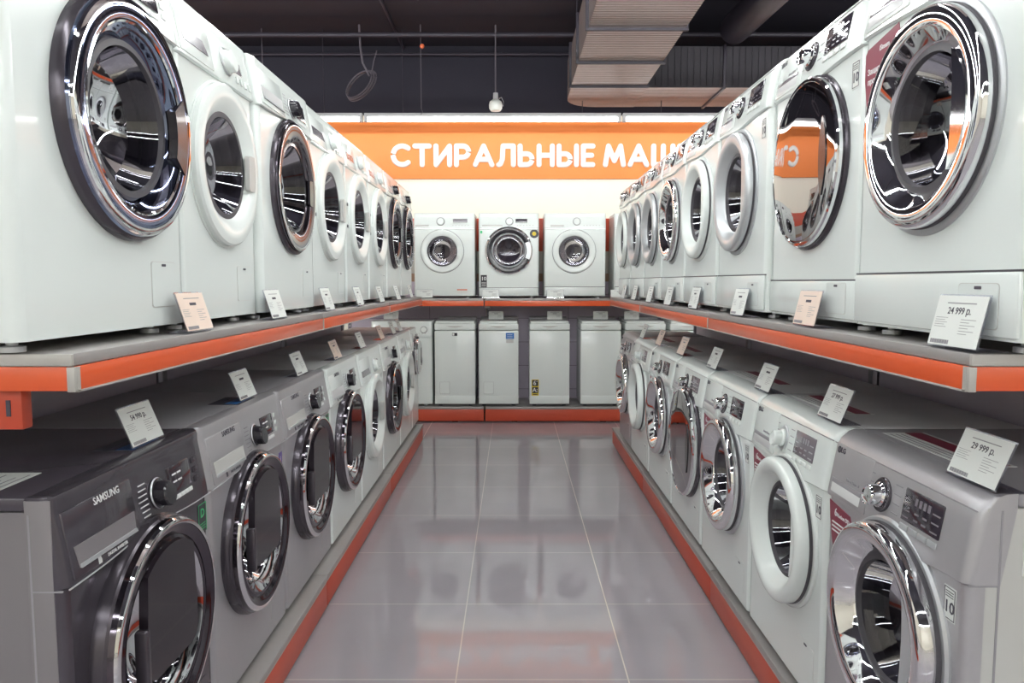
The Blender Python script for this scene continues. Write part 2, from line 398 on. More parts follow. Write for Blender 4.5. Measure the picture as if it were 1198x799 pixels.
def washer(label, loc, rz, W=.6, H=.85, D=.5, body='white', side=None, lid='lid', style='wide', R=.24, cz=.445, fascia='plain',
           near=2, group=None, kick=None, cat='washing machine', disp='disp', knobm=None, brand=None, stickers=(), z0=.022, dp=1., fh=.135, feet=True, name='washing_machine', cxo=0.):
    """local frame: x to the right seen from the front, front at y = 0, back at y = D, base at z = 0"""
    root = empty(name, label, cat, loc, rz, group)
    side = side or body
    zt = H - .028; zf = H - .028 - fh; rr = .022
    hx = W / 2
    # cabinet: rounded front corners, holed front plate
    path = [(hx, .03), (hx, D), (-hx, D), (-hx, .03)]
    c = MB()
    a_ = [c.bm.verts.new((x, y, z0)) for x, y in path]; b_ = [c.bm.verts.new((x, y, zt)) for x, y in path]
    for i in range(len(path) - 1): c.face([a_[i], a_[i + 1], b_[i + 1], b_[i]])
    c.face(a_); c.face(b_[::-1])
    c.build('cabinet', side, root)
    f = MB().holed(-hx + rr, hx - rr, z0, zf + .01, cxo, cz, R * .93 if style != 'mirror' else R * .9, 0.)
    # wrap the front sheet round the two corners
    for sgn in (-1, 1):
        pa = [(sgn * (hx - rr + (rr + .0006) * math.sin(t)), rr - (rr + .0006) * math.cos(t)) for t in [i * PI / 10 for i in range(6)]] + [(sgn * (hx + .0006), .032)]
        va = [f.bm.verts.new((x, y, z0)) for x, y in pa]; vb = [f.bm.verts.new((x, y, zf + .01)) for x, y in pa]
        for i in range(len(pa) - 1): f.face([va[i], va[i + 1], vb[i + 1], vb[i]])
    f.build('front_panel', body, root)
    # feet
    if feet:
        for sx in (-1, 1):
            for y in (.06, D - .06):
                MB().lathe([(0, 0), (.022, 0), (.022, .010), (.010, .012), (.010, .024), (0, .024)], 0, 0, 0, 14).xf(Matrix.Translation((sx * (hx - .07), y, 0)) @ Matrix.Rotation(PI / 2, 4, 'X').inverted() ).xf(Matrix.Identity(4)).build('foot', 'satin', root)
    # lid
    l = MB().box(-hx, hx, .062 if fascia not in ('lg', 'lgup') else .086, D, zt + .001, H, .006, 2); l.build('lid', lid, root)
    # control panel, a curved fascia whose lower edge arches over the door
    amp = {'samsung': .014, 'lg': -.022, 'lgup': -.012}.get(fascia, 0.)
    fy = lambda z: -.012 + .026 * max(0., min(1., (z - zf) / (zt - zf)))
    p = MB(); rows = []; hq = hx + .0008
    ed = [0, .0008, .0025, .005, .009, .014, .022]
    xs = [-hq + e for e in ed] + [-hq + .022 + (2 * hq - .044) * i / 20 for i in range(1, 20)] + [hq - e for e in ed[::-1]]
    for x in xs:
        e = min(x + hq, hq - x); rnd = .022 - math.sqrt(max(0, .022 ** 2 - max(0, .022 - e) ** 2))
        q = x - cxo
        zb = zf + amp * math.exp(-(q / .15) ** 2)
        prof = [(.06, zb), (-.004 + rnd, zb), (-.010 + rnd, zb + .004)]
        for k in range(1, 6):
            z = zb + .004 + (zt - .012 - zb - .004) * k / 5; prof.append((fy(z) + rnd, z))
        if fascia in ('lg', 'lgup'): prof += [(fy(zt) + rnd + .002, zt - .005), (fy(zt) + rnd * .8 + .009, zt + .006), (fy(zt) + rnd * .3 + .03, H - .006), (fy(zt) + .05, H - .001), (.085, H), (.085, zt)]
        else: prof += [(fy(zt) + rnd, zt), (fy(zt) + rnd, H - .010), (fy(zt) + rnd * .9 + .003, H - .003), (fy(zt) + rnd * .5 + .010, H), (.06, H), (.06, zt)]
        rows.append([p.bm.verts.new((x, y, z)) for y, z in prof])
    for A, B in zip(rows, rows[1:]):
        for k in range(len(A) - 1): p.face([A[k], A[k + 1], B[k + 1], B[k]])
    p.face(rows[0]); p.face(rows[-1][::-1])
    panel = p.build('control_panel', body, root, 28)
    zc = (zf + zt) / 2 + .004
    S = lambda mb: mb.shear(fy)
    if fascia == 'samsung':
        kx, dx = .05, .17
        b = MB()
        for sgn in (0,):
            b.tube([(-hx + .003 + (W - .006) * i / 40, -.0105, zf + .002 + amp * math.exp(-((-hx + .003 + (W - .006) * i / 40 - cxo) / .15) ** 2)) for i in range(41)], .0016, 6)
        b.build('panel_seam', 'satin' if body != 'white' else 'silverside', root)
        dr = MB(); 
        dw = S(MB().box(-hx + .02, -.055, -.003, .01, zf + .012, zt - .008, .003)).build('drawer', body, root)
        S(MB().prism([(-hx + .04, zf + .03), (-.072, zf + .03), (-.066, zf + .072), (-hx + .034, zf + .072)], -.0045, .004)).build('drawer_recess', {'graph': 'graphside', 'silver': 'silverside'}.get(body, 'lid'), dw)  # on graphite and silver, the paler tone paints light caught inside the recess
        S(MB().prism([(-hx + .04, zf + .03), (-.072, zf + .03), (-.074, zf + .037), (-hx + .042, zf + .037)], -.008, .0)).build('drawer_grip', 'satin', dw)
        b = MB().lathe([(0, 0), (.034, 0), (.034, .004), (.030, .006), (.029, .030), (.026, .034), (0, .034)], kx, zc, 0, 32 if near else 20); S(b)
        kn = b.build('knob', knobm or 'black', root)
        if near:
            b = MB().lathe([(.0345, .002), (.0365, .003), (.0345, .006)], kx, zc, 0, 32); S(b).build('knob_ring', 'satin', kn)
            b = MB()
            for k in range(7):
                b.box(kx - .085 + (.003 * abs(k - 3)), kx - .046, -.0012, 0, zc + .036 - k * .012 - .0012, zc + .036 - k * .012 + .0012)
            S(b).build('program_print', 'inkw' if body == 'graph' else 'inkg', root)
        sc = S(MB().box(.112, .222, -.004, .004, zc - .022, zc + .042, .002)).build('display', disp, root)
        if near:
            b = MB()
            for k in range(5): b.box(.114 + k * .0215, .133 + k * .0215, -.003, 0, zc - .040, zc - .030, .001)
            S(b).build('button_strip', 'inkw', root)
            b = MB()
            for k in range(3): b.box(.240, .262, -.003, 0, zc + .022 - k * .024, zc + .036 - k * .024, .002)
            S(b).build('side_button', 'greyring' if body == 'graph' else 'whitep', root)
            b = MB()
            for k in range(4): b.box(.125 + .026 * (k % 2), .145 + .026 * (k % 2), -.0048, 0, zc + .002 + .018 * (k // 2), zc + .006 + .018 * (k // 2))
            S(b).build('display_print', 'inkw', sc)
        if brand and near:
            S(MB().text('SAMSUNG', .021, -.150, zt - .018, -.003)).build('brand_text', 'inkw' if body == 'graph' else 'ink', root)
            b = MB().text('DIGITAL INVERTER', .009, -.150, zf + .020, -.003)
            b.prism([(-.222, zf + .014), (-.212, zf + .014), (-.210, zf + .02), (-.212, zf + .027), (-.222, zf + .027)], -.0036, -.002)
            S(b).build('inverter_text', 'inkw' if body == 'graph' else 'ink', root)
    elif fascia in ('lg', 'lgup'):
        kx = -.025
        dw = S(MB().box(-hx + .018, -.085, -.002, .01, zf + .010, zt - .006, .003)).build('drawer', body, root)
        S(MB().box(-hx + .035, -.115, -.0035, .004, zf + .018, zf + .055, .004)).build('drawer_recess', 'inkw' if body == 'silver' else 'lid', dw)
        S(MB().box(-hx + .035, -.115, -.0040, -.001, zf + .043, zf + .055, .002)).build('drawer_shade_lip', 'dispg' if fascia == 'lgup' else 'inkg', dw)
        km = knobm or 'chrome'
        S(MB().box(-hx + .004, hx - .004, -.0008, .002, zt - .0085, zt - .0070)).build('panel_seam', 'inkg', root)
        b = MB().lathe([(0, .0), (.040, 0), (.040, .003), (.038, .005), (.030, .005)], kx, zc, 0, 36 if near else 20); S(b).build('knob_ring', 'greyring' if km == 'chrome' else 'satin', root)
        b = MB().lathe([(.029, .003), (.029, .010), (.024, .014), (.024, .034), (.021, .038), (.018, .036), (0, .036)], kx, zc, 0, 36 if near else 20); kn = S(b).build('knob', km, root)
        if near:
            b = MB()
            for k in range(4):
                for sgn in (-1, 1):
                    xx = kx + sgn * .062; b.box(xx - .014, xx + .014, -.0008, 0, zc + .036 - k * .021, zc + .0385 - k * .021)
            S(b).build('program_print', 'inkg', root)
        x0, x1 = .068, .212
        sc = S(MB().box(x0, x1, -.003, .004, zc - .026, zc + .044, .002)).build('display', disp, root)
        if near:
            b = MB()
            for k in range(4): b.box(x0 + .045 + k * .016, x0 + .054 + k * .016, -.0038, 0, zc + .016, zc + .032)
            for k in range(4): b.box(x0 + .05 + .03 * (k % 2), x0 + .066 + .03 * (k % 2), -.0038, 0, zc - .016 + .014 * (k // 2), zc - .012 + .014 * (k // 2))
            for k in range(3):
                b.box(x0 + .006, x0 + .030, -.0038, 0, zc - .018 + .014 * k, zc - .0155 + .014 * k); b.box(x1 - .032, x1 - .006, -.0038, 0, zc - .018 + .018 * k, zc - .015 + .018 * k)
            S(b).build('display_print', 'dispg' if disp == 'disp' else 'inkg', sc)
            for k in range(4):
                S(MB().box(x0 + .002 + k * .036, x0 + .034 + k * .036, -.004, 0, zc - .046, zc - .033, .002)).build('button', 'satin' if body == 'silver' else 'whitep', root)
        if near:
            b = MB().text('LG', .020, -hx + .062, zt - .020, -.0025)
            b.lathe([(.009, .0025), (.009, .0034), (.0065, .0034), (.0065, .0025)], -hx + .040, zt - .020, 0, 20)
            b.box(-hx + .039, -hx + .041, -.0034, -.0025, zt - .026, zt - .015)
            S(b).build('brand_text', 'ink', root)
            S(MB().text('Direct Drive  8', .011, -.165, zf + .066, -.0025)).build('drive_text', 'inkg', root)
    elif fascia == 'plain':
        kx = .065
        dw = S(MB().box(-hx + .02, -.045, -.002, .01, zf + .012, zt - .008, .003)).build('drawer', body, root)
        S(MB().prism([(-hx + .045, zf + .044), (-.075, zf + .044), (-.10, zf + .078), (-hx + .040, zf + .078)], -.0035, .004)).build('drawer_recess', 'dispg', dw)
        b = MB().lathe([(0, 0), (.038, 0), (.038, .004), (.033, .008), (.031, .024), (.027, .028), (0, .028)], kx, zc, 0, 32 if near else 20); S(b)
        b.build('knob', knobm or 'whitep', root)
        if near:
            S(MB().lathe([(.038, .001), (.041, .003), (.038, .006)], kx, zc, 0, 32)).build('knob_ring', 'satin', root)
        S(MB().box(.135, .190, -.003, .004, zc - .012, zc + .024, .002)).build('display', 'dispg', root)
        for k in range(4): S(MB().box(.125 + k * .034, .140 + k * .034, -.006, 0, zc - .046, zc - .026, .002)).build('button', 'whitep', root)
    elif fascia == 'far':
        kx, kr, d0, d1, dw0, dw1 = disp_far[label] if label in disp_far else (0, .028, .06, .2, -hx + .03, -.1)
        S(MB().box(dw0, dw1, -.004, .004, zf + .030, zf + .048, .003)).build('drawer_grip', 'silverside', root)
        b = MB().lathe([(0, 0), (kr, 0), (kr, .012), (kr * .85, .022), (0, .022)], kx, zc + .008, 0, 24); S(b).build('knob', 'whitep', root)
        S(MB().lathe([(kr, .001), (kr + .005, .003), (kr, .006)], kx, zc + .008, 0, 24)).build('knob_ring', 'inkg', root)
        if d1 > d0: S(MB().box(d0, d1, -.003, .004, zc - .002, zc + .034, .002)).build('display', disp, root)
        b = MB()
        for k in range(6): b.box(.08 + k * .03, .09 + k * .03, -.003, 0, zc - .034, zc - .026, .001)
        S(b).build('button_strip', 'silverside', root)
        S(MB().box(-hx, hx, -.0018, 0, zf + .018, zf + .0195)).build('seam', 'inkg', root)
    # service hatch and kick panel
    if kick:
        MB().box(-hx + .006, hx - .006, -.006, .004, z0 + .006, kick - .002, .006).build('kick_panel', body, root)
        MB().box(-hx + .004, hx - .004, -.001, .004, kick - .002, kick + .002).build('seam', 'rubber', root)
    if near:
        yq = -.0075 if kick else -.0015
        hz = (z0 + .02, z0 + .10) if kick else (z0 + .045, z0 + .15)
        h = MB().prism(rrect(hx - .17, hx - .055, hz[0], hz[1], .008), yq, 0).build('service_hatch', body, root)
        MB().prism(rrect(hx - .122, hx - .102, hz[1] - .010, hz[1] - .004, .002, 3), yq - .0008, yq + .001).build('hatch_notch', 'ink', h)
        MB().prism(rrect(hx - .172, hx - .053, hz[0] - .0016, hz[1] + .0016, .008), yq + .0009, 0.001).build('hatch_gap', 'silverside' if body != 'graph' else 'ink', h)
    door(root, style, cxo, cz, R, near > 0, 0., dp)
    for s_ in stickers: s_(root, hx, zf, zt, H)
    return root

def st_warranty(root, hx, zf, zt, H, dark=False):
    xa, xb, za, zb = hx - .072, hx - .034, zf - .092, zf - .024
    b = MB().box(xa, xb, -.0012, 0, za, zb).build('warranty_sticker', 'stick', root)
    q = MB().text('10', .034, (xa + xb) / 2, za + .026, -.0014)
    q.box(xa + .003, xb - .003, -.0018, -.0012, zb - .004, zb - .0025); q.box(xa + .003, xb - .003, -.0018, -.0012, za + .0025, za + .004)
    q.box(xa + .0015, xa + .003, -.0018, -.0012, za + .0025, zb - .0025); q.box(xb - .003, xb - .0015, -.0018, -.0012, za + .0025, zb - .0025)
    for k in range(3): q.box(xa + .006, xb - .007, -.0018, -.0012, zb - .011 - k * .005, zb - .0095 - k * .005)
    q.build('warranty_print', 'ink', b)
def st_maroon(root, hx, zf, zt, H):
    x0 = -hx + .012; z1 = zf - .012
    pts = [(x0, z1)] + [(x0 + .120, z1 - .012)] + [(x0 + .128, z1 - .030), (x0 + .118, z1 - .048)] + [(x0 + .060, z1 - .105), (x0 + .045, z1 - .122), (x0 + .034, z1 - .124), (x0 + .024, z1 - .112), (x0 + .006, z1 - .05)]
    b = MB().prism(pts, -.0014, 0).build('motion_sticker', 'red', root)
    q = MB().text('6', .030, x0 + .040, z1 - .026, -.0016).text('Motion DD', .015, x0 + .082, z1 - .030, -.0016)
    for k in range(3): q.box(x0 + .02, x0 + .085 - k * .01, -.002, -.0014, z1 - .056 - k * .011, z1 - .052 - k * .011)
    q.build('sticker_print', 'inkw', b)
def st_shield(root, hx, zf, zt, H):
    x0 = -hx + .012; z1 = zf - .006
    pts = [(x0, z1 - .03), (x0 + .01, z1 - .02), (x0 + .15, z1)] + [(x0 + .16, z1 - .05), (x0 + .12, z1 - .11), (x0 + .05, z1 - .165), (x0 + .03, z1 - .172), (x0 + .012, z1 - .15), (x0, z1 - .09)]
    b = MB().prism(pts, -.0014, 0).build('protection_sticker', 'red', root)
    q = MB().text('Защита от', .019, x0 + .060, z1 - .075, -.0016).text('протечек', .019, x0 + .058, z1 - .098, -.0016).text('iSteam', .017, x0 + .090, z1 - .032, -.0016)
    q.build('sticker_print', 'inkw', b)
def st_green(root, hx, zf, zt, H):
    b = MB().box(hx - .062, hx - .012, -.0012, 0, zf - .098, zf - .018).build('inverter_sticker', 'stickd', root)
    q = MB().text('D', .034, hx - .037, zf - .045, -.0014)
    for x in (hx - .061, hx - .0145): q.box(x, x + .0015, -.0018, -.0012, zf - .097, zf - .019)
    q.box(hx - .061, hx - .013, -.0018, -.0012, zf - .0205, zf - .019)
    for k in range(3): q.box(hx - .054, hx - .02, -.0018, -.0012, zf - .074 - k * .007, zf - .0725 - k * .007)
    q.build('sticker_print', 'green', b)
def st_violet(root, hx, zf, zt, H):
    b = MB().box(hx - .048, hx - .014, -.0012, 0, zf - .125, zf - .035).build('feature_sticker', 'violet', root)
    q = MB().text('i', .03, hx - .031, zf - .06, -.0014); q.box(hx - .042, hx - .02, -.0018, -.0012, zf - .11, zf - .085); q.build('sticker_print', 'inkw', b)
def st_black10(root, hx, zf, zt, H):
    b = MB().box(-hx + .018, -hx + .078, -.0012, 0, .105, .225).build('warranty_sticker', 'stickd', root)
    q = MB().text('10', .05, -hx + .048, .188, -.0014)
    for k in range(4): q.box(-hx + .026, -hx + .07, -.0018, -.0012, .118 + k * .011, .121 + k * .011)
    q.build('sticker_print', 'inkw', b)
def st_round(root, hx, zf, zt, H):
    b = MB().lathe([(0, 0), (.043, 0), (.043, .0015), (0, .0015)], hx - .045, zf - .038, 0, 28).build('round_sticker', 'stickd', root)
    MB().lathe([(0, .0015), (.02, .0015), (.02, .002), (0, .002)], hx - .045, zf - .038, 0, 20).build('sticker_emblem', 'yellow', b)
    MB().box(-hx + .015, -hx + .035, -.0012, 0, zf - .035, zf - .01).build('small_sticker', 'green', root)
def st_orange(root, hx, zf, zt, H):
    b = MB().box(hx - .175, hx - .075, -.0012, 0, .045, .095).build('warning_sticker', 'stick', root)
    MB().box(hx - .175, hx - .075, -.0016, -.001, .076, .086).build('sticker_band', 'dot', b)
def st_lidlg(root, hx, zf, zt, H):
    b = MB().box(-hx + .06, hx - .20, .11, .22, H, H + .001).build('lid_leaflet', 'stick', root)
    MB().box(-hx + .065, hx - .205, .165, .21, H + .001, H + .0016).build('leaflet_band', 'red', b)
    q = MB()
    for k in range(3): q.box(-hx + .08, hx - .24, .118 + k * .014, .122 + k * .014, H + .001, H + .0015)
    q.build('leaflet_print', 'inkg', b)
def st_lidblue(root, hx, zf, zt, H):
    b = MB().box(.05, .20, .05, .15, H, H + .001).build('lid_leaflet', 'ink', root)
    MB().box(.06, .19, .06, .10, H + .001, H + .0015).build('leaflet_band', 'blue', b)
def st_side(left):
    def f(root, hx, zf, zt, H):
        s = -1 if left else 1
        # pressed panel and seams on the exposed side of the end machine
        t = MB().box(s * hx - .0015, s * hx + .0015, .055, .059, .03, zt - .004); t.box(s * hx - .0016, s * hx + .0016, .0, .055, zf - .002, zf + .001)
        t.build('side_seam', 'inkg', root)
        if left == 1:
            lo, hi = sorted((s * (hx - .002), s * (hx + .0013))); MB().box(lo, hi, .016, .064, .024, H - .006, .001).build('side_trim', 'graphside', root)
        pr = rrect(.14, .46, .08, zf - .02, .06, 8)
        q = MB(); a = [q.bm.verts.new((s * (hx + .0), y, z)) for y, z in pr]; b = [q.bm.verts.new((s * (hx + .004), .30 + (y - .30) * .95, .40 + (z - .40) * .96)) for y, z in pr]
        for i in range(len(pr)): q.face([a[i], a[(i + 1) % len(pr)], b[(i + 1) % len(pr)], b[i]])
        q.face(b); q.build('side_panel', 'graphside' if left == 1 else ('silverside' if left == 0 else 'white'), root)
    return f
def st_manual(root, hx, zf, zt, H):
    b = MB().box(hx, hx + .0022, .10, .19, zf + .02, zf + .09).build('manual_sticker', 'stick', root)
    q = MB()
    q.box(hx + .002, hx + .003, .112, .124, zf + .062, zf + .078); q.box(hx + .002, hx + .003, .127, .139, zf + .062, zf + .078)
    for k in range(11):
        w = .002 + .002 * (k * 7 % 3); q.box(hx + .002, hx + .003, .108 + k * .007, .108 + k * .007 + w, zf + .027, zf + .052)
    q.build('sticker_print', 'ink', b)
def st_text(txt):
    def f(root, hx, zf, zt, H):
        MB().text(txt, .016, -hx + .12, zt - .020, -.0025).shear(lambda z: -.012 + .026 * max(0., min(1., (z - zf) / (zt - zf)))).build('brand_text', 'inkg', root)
    return f

disp_far = {}
RL, RR = PI / 2, -PI / 2
ZS = 1.258      # top of the side shelves
ZP = .152       # top of the plinths
# ---- left, upper shelf
G = 'front loading washers on the left upper shelf'
def ULx(i, y0, y1, X, label, **k):
    k.setdefault('dp', .55); k.setdefault('cxo', .025)
    return washer(label, (-X, (y0 + y1) / 2, ZS), RL, W=y1 - y0 - .006, D=.54, H=.868, group=G, **k)
ULx(1, 1.240, 1.885, .842, 'large white washer with blue chrome porthole, near end of left upper shelf', style='blue', dp=.60, cxo=.058, R=.260, cz=.474, fascia='samsung', near=2, stickers=(st_side(2),))
ULx(2, 1.890, 2.446, .853, 'white washer with wide white door ring, second along the left upper shelf', style='wide', R=.234, cz=.465, fascia='plain')
ULx(3, 2.452, 3.10, .838, 'white washer with black glass door and black knob on the left upper shelf, nearest such', style='dark', R=.250, cxo=.03, cz=.478, fascia='samsung')
ULx(4, 3.105, 3.735, .850, 'white washer with white door just beyond the nearest black-doored one, left upper shelf', style='wide', R=.245, cz=.470, fascia='plain', near=1)
ULx(5, 3.74, 4.325, .850, 'middle of three adjoining white-doored washers on the left upper shelf', style='wide', R=.240, cz=.465, fascia='plain', near=1)
ULx(6, 4.33, 4.935, .850, 'white-doored washer beside the far pair of black-doored ones, left upper shelf', style='wide', R=.240, cz=.465, fascia='plain', near=1)
ULx(7, 4.94, 5.555, .850, 'black-doored white washer, second from the far end of the left upper shelf', style='dark', R=.250, cz=.468, fascia='samsung', near=0)
ULx(8, 5.56, 6.165, .850, 'black-doored white washer at the far end of the left upper shelf', style='dark', R=.250, cz=.468, fascia='samsung', near=0)
# ---- right, upper shelf
G = 'front loading washers on the right upper shelf'
def URx(y0, y1, X, label, **k):
    k.setdefault('cxo', -.02)
    return washer(label, (X, (y0 + y1) / 2, ZS), RR, W=y1 - y0 - .006, D=.54, H=.868, group=G, dp=.62, **k)
URx(1.225, 1.838, .855, 'white washer with large mirror chrome porthole at the near end of the right upper shelf', style='chrome', R=.220, cz=.455, cxo=.0, fascia='lgup', kick=.145, stickers=(st_shield, st_warranty))
URx(1.842, 2.476, .866, 'white washer with mirrored dark glass disc door on the right upper shelf', style='mirror', R=.240, cxo=-.005, cz=.466, fascia='lgup', kick=.13, stickers=(st_warranty,))
URx(2.492, 3.085, .856, 'white washer with wide satin silver ring door, third from the near end, right upper shelf', style='silverring', R=.220, cz=.462, cxo=-.035, fascia='lgup', kick=.15, stickers=(st_warranty,))
URx(3.09, 3.665, .855, 'white washer with white ring door between the satin and the chrome ones, right upper shelf', style='whitering', R=.222, cz=.455, fascia='lgup', kick=.15, near=1)
URx(3.67, 4.235, .855, 'white washer with chrome door midway along the right upper shelf', style='chrome', R=.215, cz=.450, fascia='lgup', kick=.15, near=1)
URx(4.24, 4.795, .855, 'silver ring washer just beyond the midway chrome one on the right upper shelf', style='silverring', R=.212, cz=.450, fascia='lgup', kick=.15, near=1)
URx(4.80, 5.355, .855, 'silver ring washer, second from the far end of the right upper shelf', style='silverring', R=.212, cz=.450, fascia='lgup', kick=.15, near=0)
URx(5.36, 5.93, .855, 'pale ring washer at the far end of the right upper shelf', style='whitering', R=.212, cz=.450, fascia='lgup', kick=.15, near=0)
# ---- left, plinth
G = 'front loading washers on the left plinth'
LY = [1.315, 1.962, 2.618, 3.290, 3.965, 4.64, 5.35, 5.99, 6.40]
def LLx(i, label, **k): return washer(label, (-.836, (LY[i] + LY[i + 1]) / 2, ZP), RL, W=LY[i + 1] - LY[i] - .005, D=.56, H=.836, group=G, cz=k.pop('cz2', .440), fh=.15, dp=.85, **k)
LLx(0, 'dark graphite washer with dark glass door at the near end of the left plinth', body='graph', side='graphside', lid='lidd', style='addwash', R=.255, fascia='samsung', brand=1, stickers=(st_green, st_side(1), st_lidblue))
LLx(1, 'silver washer with dark door, beside the graphite one on the left plinth', body='silver', lid='lidg', style='addwash', R=.255, fascia='samsung', brand=1, stickers=(st_violet, st_lidblue))
LLx(2, 'silver washer with dark door, beside the first white one on the left plinth', body='silver', lid='lidg', style='addwash', R=.255, fascia='samsung', brand=1, stickers=(st_green,))
LLx(3, 'white washer with dark door right beyond the silver pair on the left plinth', style='addwash', R=.255, fascia='samsung', brand=1, stickers=(st_violet,))
LLx(4, 'white washer with white ring door between two dark-doored white ones, left plinth', style='wide', R=.250, fascia='plain', near=1)
LLx(5, 'white washer with dark door between two white-doored ones on the left plinth', style='dark', R=.252, fascia='samsung', near=1, brand=1)
LLx(6, 'white washer with white ring door near the far end of the left plinth', style='wide', R=.250, fascia='plain', near=1)
LLx(7, 'narrow white washer with small grey door at the far end of the left plinth', style='mirror', R=.150, fascia='samsung', near=0, cz2=.60)
# ---- right, plinth
G = 'front loading washers on the right plinth'
RY = [1.340, 1.960, 2.592, 3.275, 3.905, 4.58, 5.28, 5.86]
def LRx(i, label, **k):
    k.setdefault('cz', .462); k.setdefault('R', .222)
    return washer(label, (.860, (RY[i] + RY[i + 1]) / 2, ZP), RR, W=RY[i + 1] - RY[i] - .005, D=.54, H=.836, group=G, fascia='lg', fh=.15, z0=.025, dp=.88, cxo=.035, **k)
LRx(0, 'silver washer with thick chrome porthole at the near end of the right plinth', body='silver', side='silverside', lid='lidg', style='chrome', stickers=(st_warranty, st_maroon, st_lidlg, st_manual, st_side(0)))
LRx(1, 'white washer with thick white door ring beside the near silver one, right plinth', style='whitering', knobm='whitep', disp='dispg', stickers=(st_warranty, st_maroon, st_lidlg))
LRx(2, 'white washer with chrome door, third from the near end of the right plinth', style='chrome', stickers=(st_warranty, st_maroon, st_lidlg))
LRx(3, 'white washer with big mirrored dark glass door on the right plinth', style='mirror', R=.262, cz=.450, disp='dispg', stickers=(st_warranty, st_maroon))
LRx(4, 'white washer with chrome door, beyond the big mirrored door on the right plinth', style='chrome', stickers=(st_maroon, st_lidlg), near=1)
LRx(5, 'white washer with white ring door beside the far silver one on the right plinth', style='whitering', disp='dispg', knobm='whitep', stickers=(st_lidlg,), near=1)
LRx(6, 'silver washer with chrome door at the far end of the right plinth', body='silver', side='silverside', lid='lidg', style='chrome', near=1)
# ---- far gondola
YF = 7.19
ZF = 1.224
G = 'front loading washers on the far upper shelf'
labA = 'white washer with thin ringed door, left on the far upper shelf'
labB = 'white washer with black and chrome door, centre of the far upper shelf'
labC = 'white washer with plain white door ring, third on the far upper shelf'
labD = 'white washer in the far right corner of the upper shelf, mostly hidden'
labE = 'white front loader beside the narrow top loaders, far left behind the left row'
disp_far[labA] = (-.035, .036, .085, .225, -.30 + .02, -.15)
disp_far[labB] = (.006, .034, .065, .18, -.26, -.06)
disp_far[labC] = (.015, .034, 1, 0, -.24, -.11)
disp_far[labD] = (.015, .034, 1, 0, -.24, -.11)
disp_far[labE] = (.22, .030, -.02, .12, -.26, -.13)
washer(labA, (-.672, YF, ZF), 0, W=.592, H=.826, D=.42, style='thin', R=.208, cz=.455, fascia='far', disp='dispg', near=0, group=G, stickers=(st_orange,), cxo=-.02)
washer(labB, (-.044, YF, ZF), 0, W=.585, H=.826, D=.42, style='blackring', R=.235, cz=.462, fascia='far', near=0, group=G, kick=.10, stickers=(st_black10, st_round))
washer(labC, (.602, YF, ZF), 0, W=.598, H=.826, D=.42, style='thin', R=.210, cz=.455, fascia='far', near=0, group=G, kick=.11, cxo=-.01)
washer(labD, (1.285, YF, ZF), 0, W=.598, H=.826, D=.42, style='thin', R=.210, cz=.455, fascia='far', near=0, group=G, kick=.11)
washer(labE, (-1.10, YF, .154), 0, W=.60, H=.842, D=.42, style='thin', R=.20, cz=.46, fascia='far', near=0, cat='washing machine')

def toploader(label, x0, x1, group, extras=()):
    W = x1 - x0; hx = W / 2; H = .843; D = .46
    root = empty('top_loader_washing_machine', label, 'washing machine', ((x0 + x1) / 2, YF, .154), 0, group)
    MB().box(-hx, hx, 0, D, .020, H - .095, .010, 2).build('cabinet', 'white', root)
    MB().box(-hx + .004, hx - .004, .003, D - .02, .015, .022).build('base', 'rubber', root)
    k = MB().box(-hx, hx, -.003, .02, .022, .105, .005).build('kick_panel', 'white', root)
    f = MB().box(-hx, hx, -.003, D, H - .090, H - .022, .012, 3).build('top_panel', 'whitep', root)
    MB().box(-hx + .010, hx - .010, .005, D - .07, H - .024, H, .010, 3).build('lid', 'whitep', root)
    MB().box(-hx, hx, D - .075, D, H - .03, H + .028, .014, 3).build('control_console', 'lidg', root)
    MB().prism([(-.085 + .17 * i / 12, H - .046 - .018 * math.sin(PI * i / 12)) for i in range(13)], -.010, .0).build('lid_grip', 'silverside', root)
    for sx in (-1, 1):
        MB().lathe([(0, 0), (.02, 0), (.02, .018), (0, .018)], 0, 0, 0, 12).xf(Matrix.Translation((sx * (hx - .05), .05, 0)) @ Matrix.Rotation(-PI / 2, 4, 'X')).build('foot', 'rubber', root)
    for e in extras: e(root, hx, H)
    return root
def tl_hatch(root, hx, H):
    h = MB().prism(rrect(-hx + .05, -hx + .145, .125, .24, .006), -.0025, 0.001).build('service_hatch', 'white', root)
    q = MB()
    for a, b, c, d in ((.05, .145, .24, .2415), (.05, .145, .1235, .125), (.0485, .05, .125, .24), (.145, .1465, .125, .24)): q.box(-hx + a, -hx + b, -.0032, 0, c, d)
    q.build('hatch_gap', 'inkg', h)
def tl_badge(root, hx, H): 
    b = MB().box(-.025, .025, -.0015, 0, H - .145, H - .115).build('badge', 'stickd', root); MB().box(-.022, -.004, -.002, -.001, H - .142, H - .118).build('badge_emblem', 'inkw', b)
def tl_blue(root, hx, H):
    b = MB().box(hx - .125, hx - .045, -.0015, 0, H - .175, H - .115).build('energy_sticker', 'blue', root); MB().box(hx - .122, hx - .05, -.0015, 0, H - .215, H - .177).build('energy_sticker_foot', 'silverside', root)
    q = MB()
    for k in range(3): q.box(hx - .115, hx - .06, -.002, -.001, H - .165 + k * .016, H - .161 + k * .016)
    q.build('sticker_print', 'inkw', b)
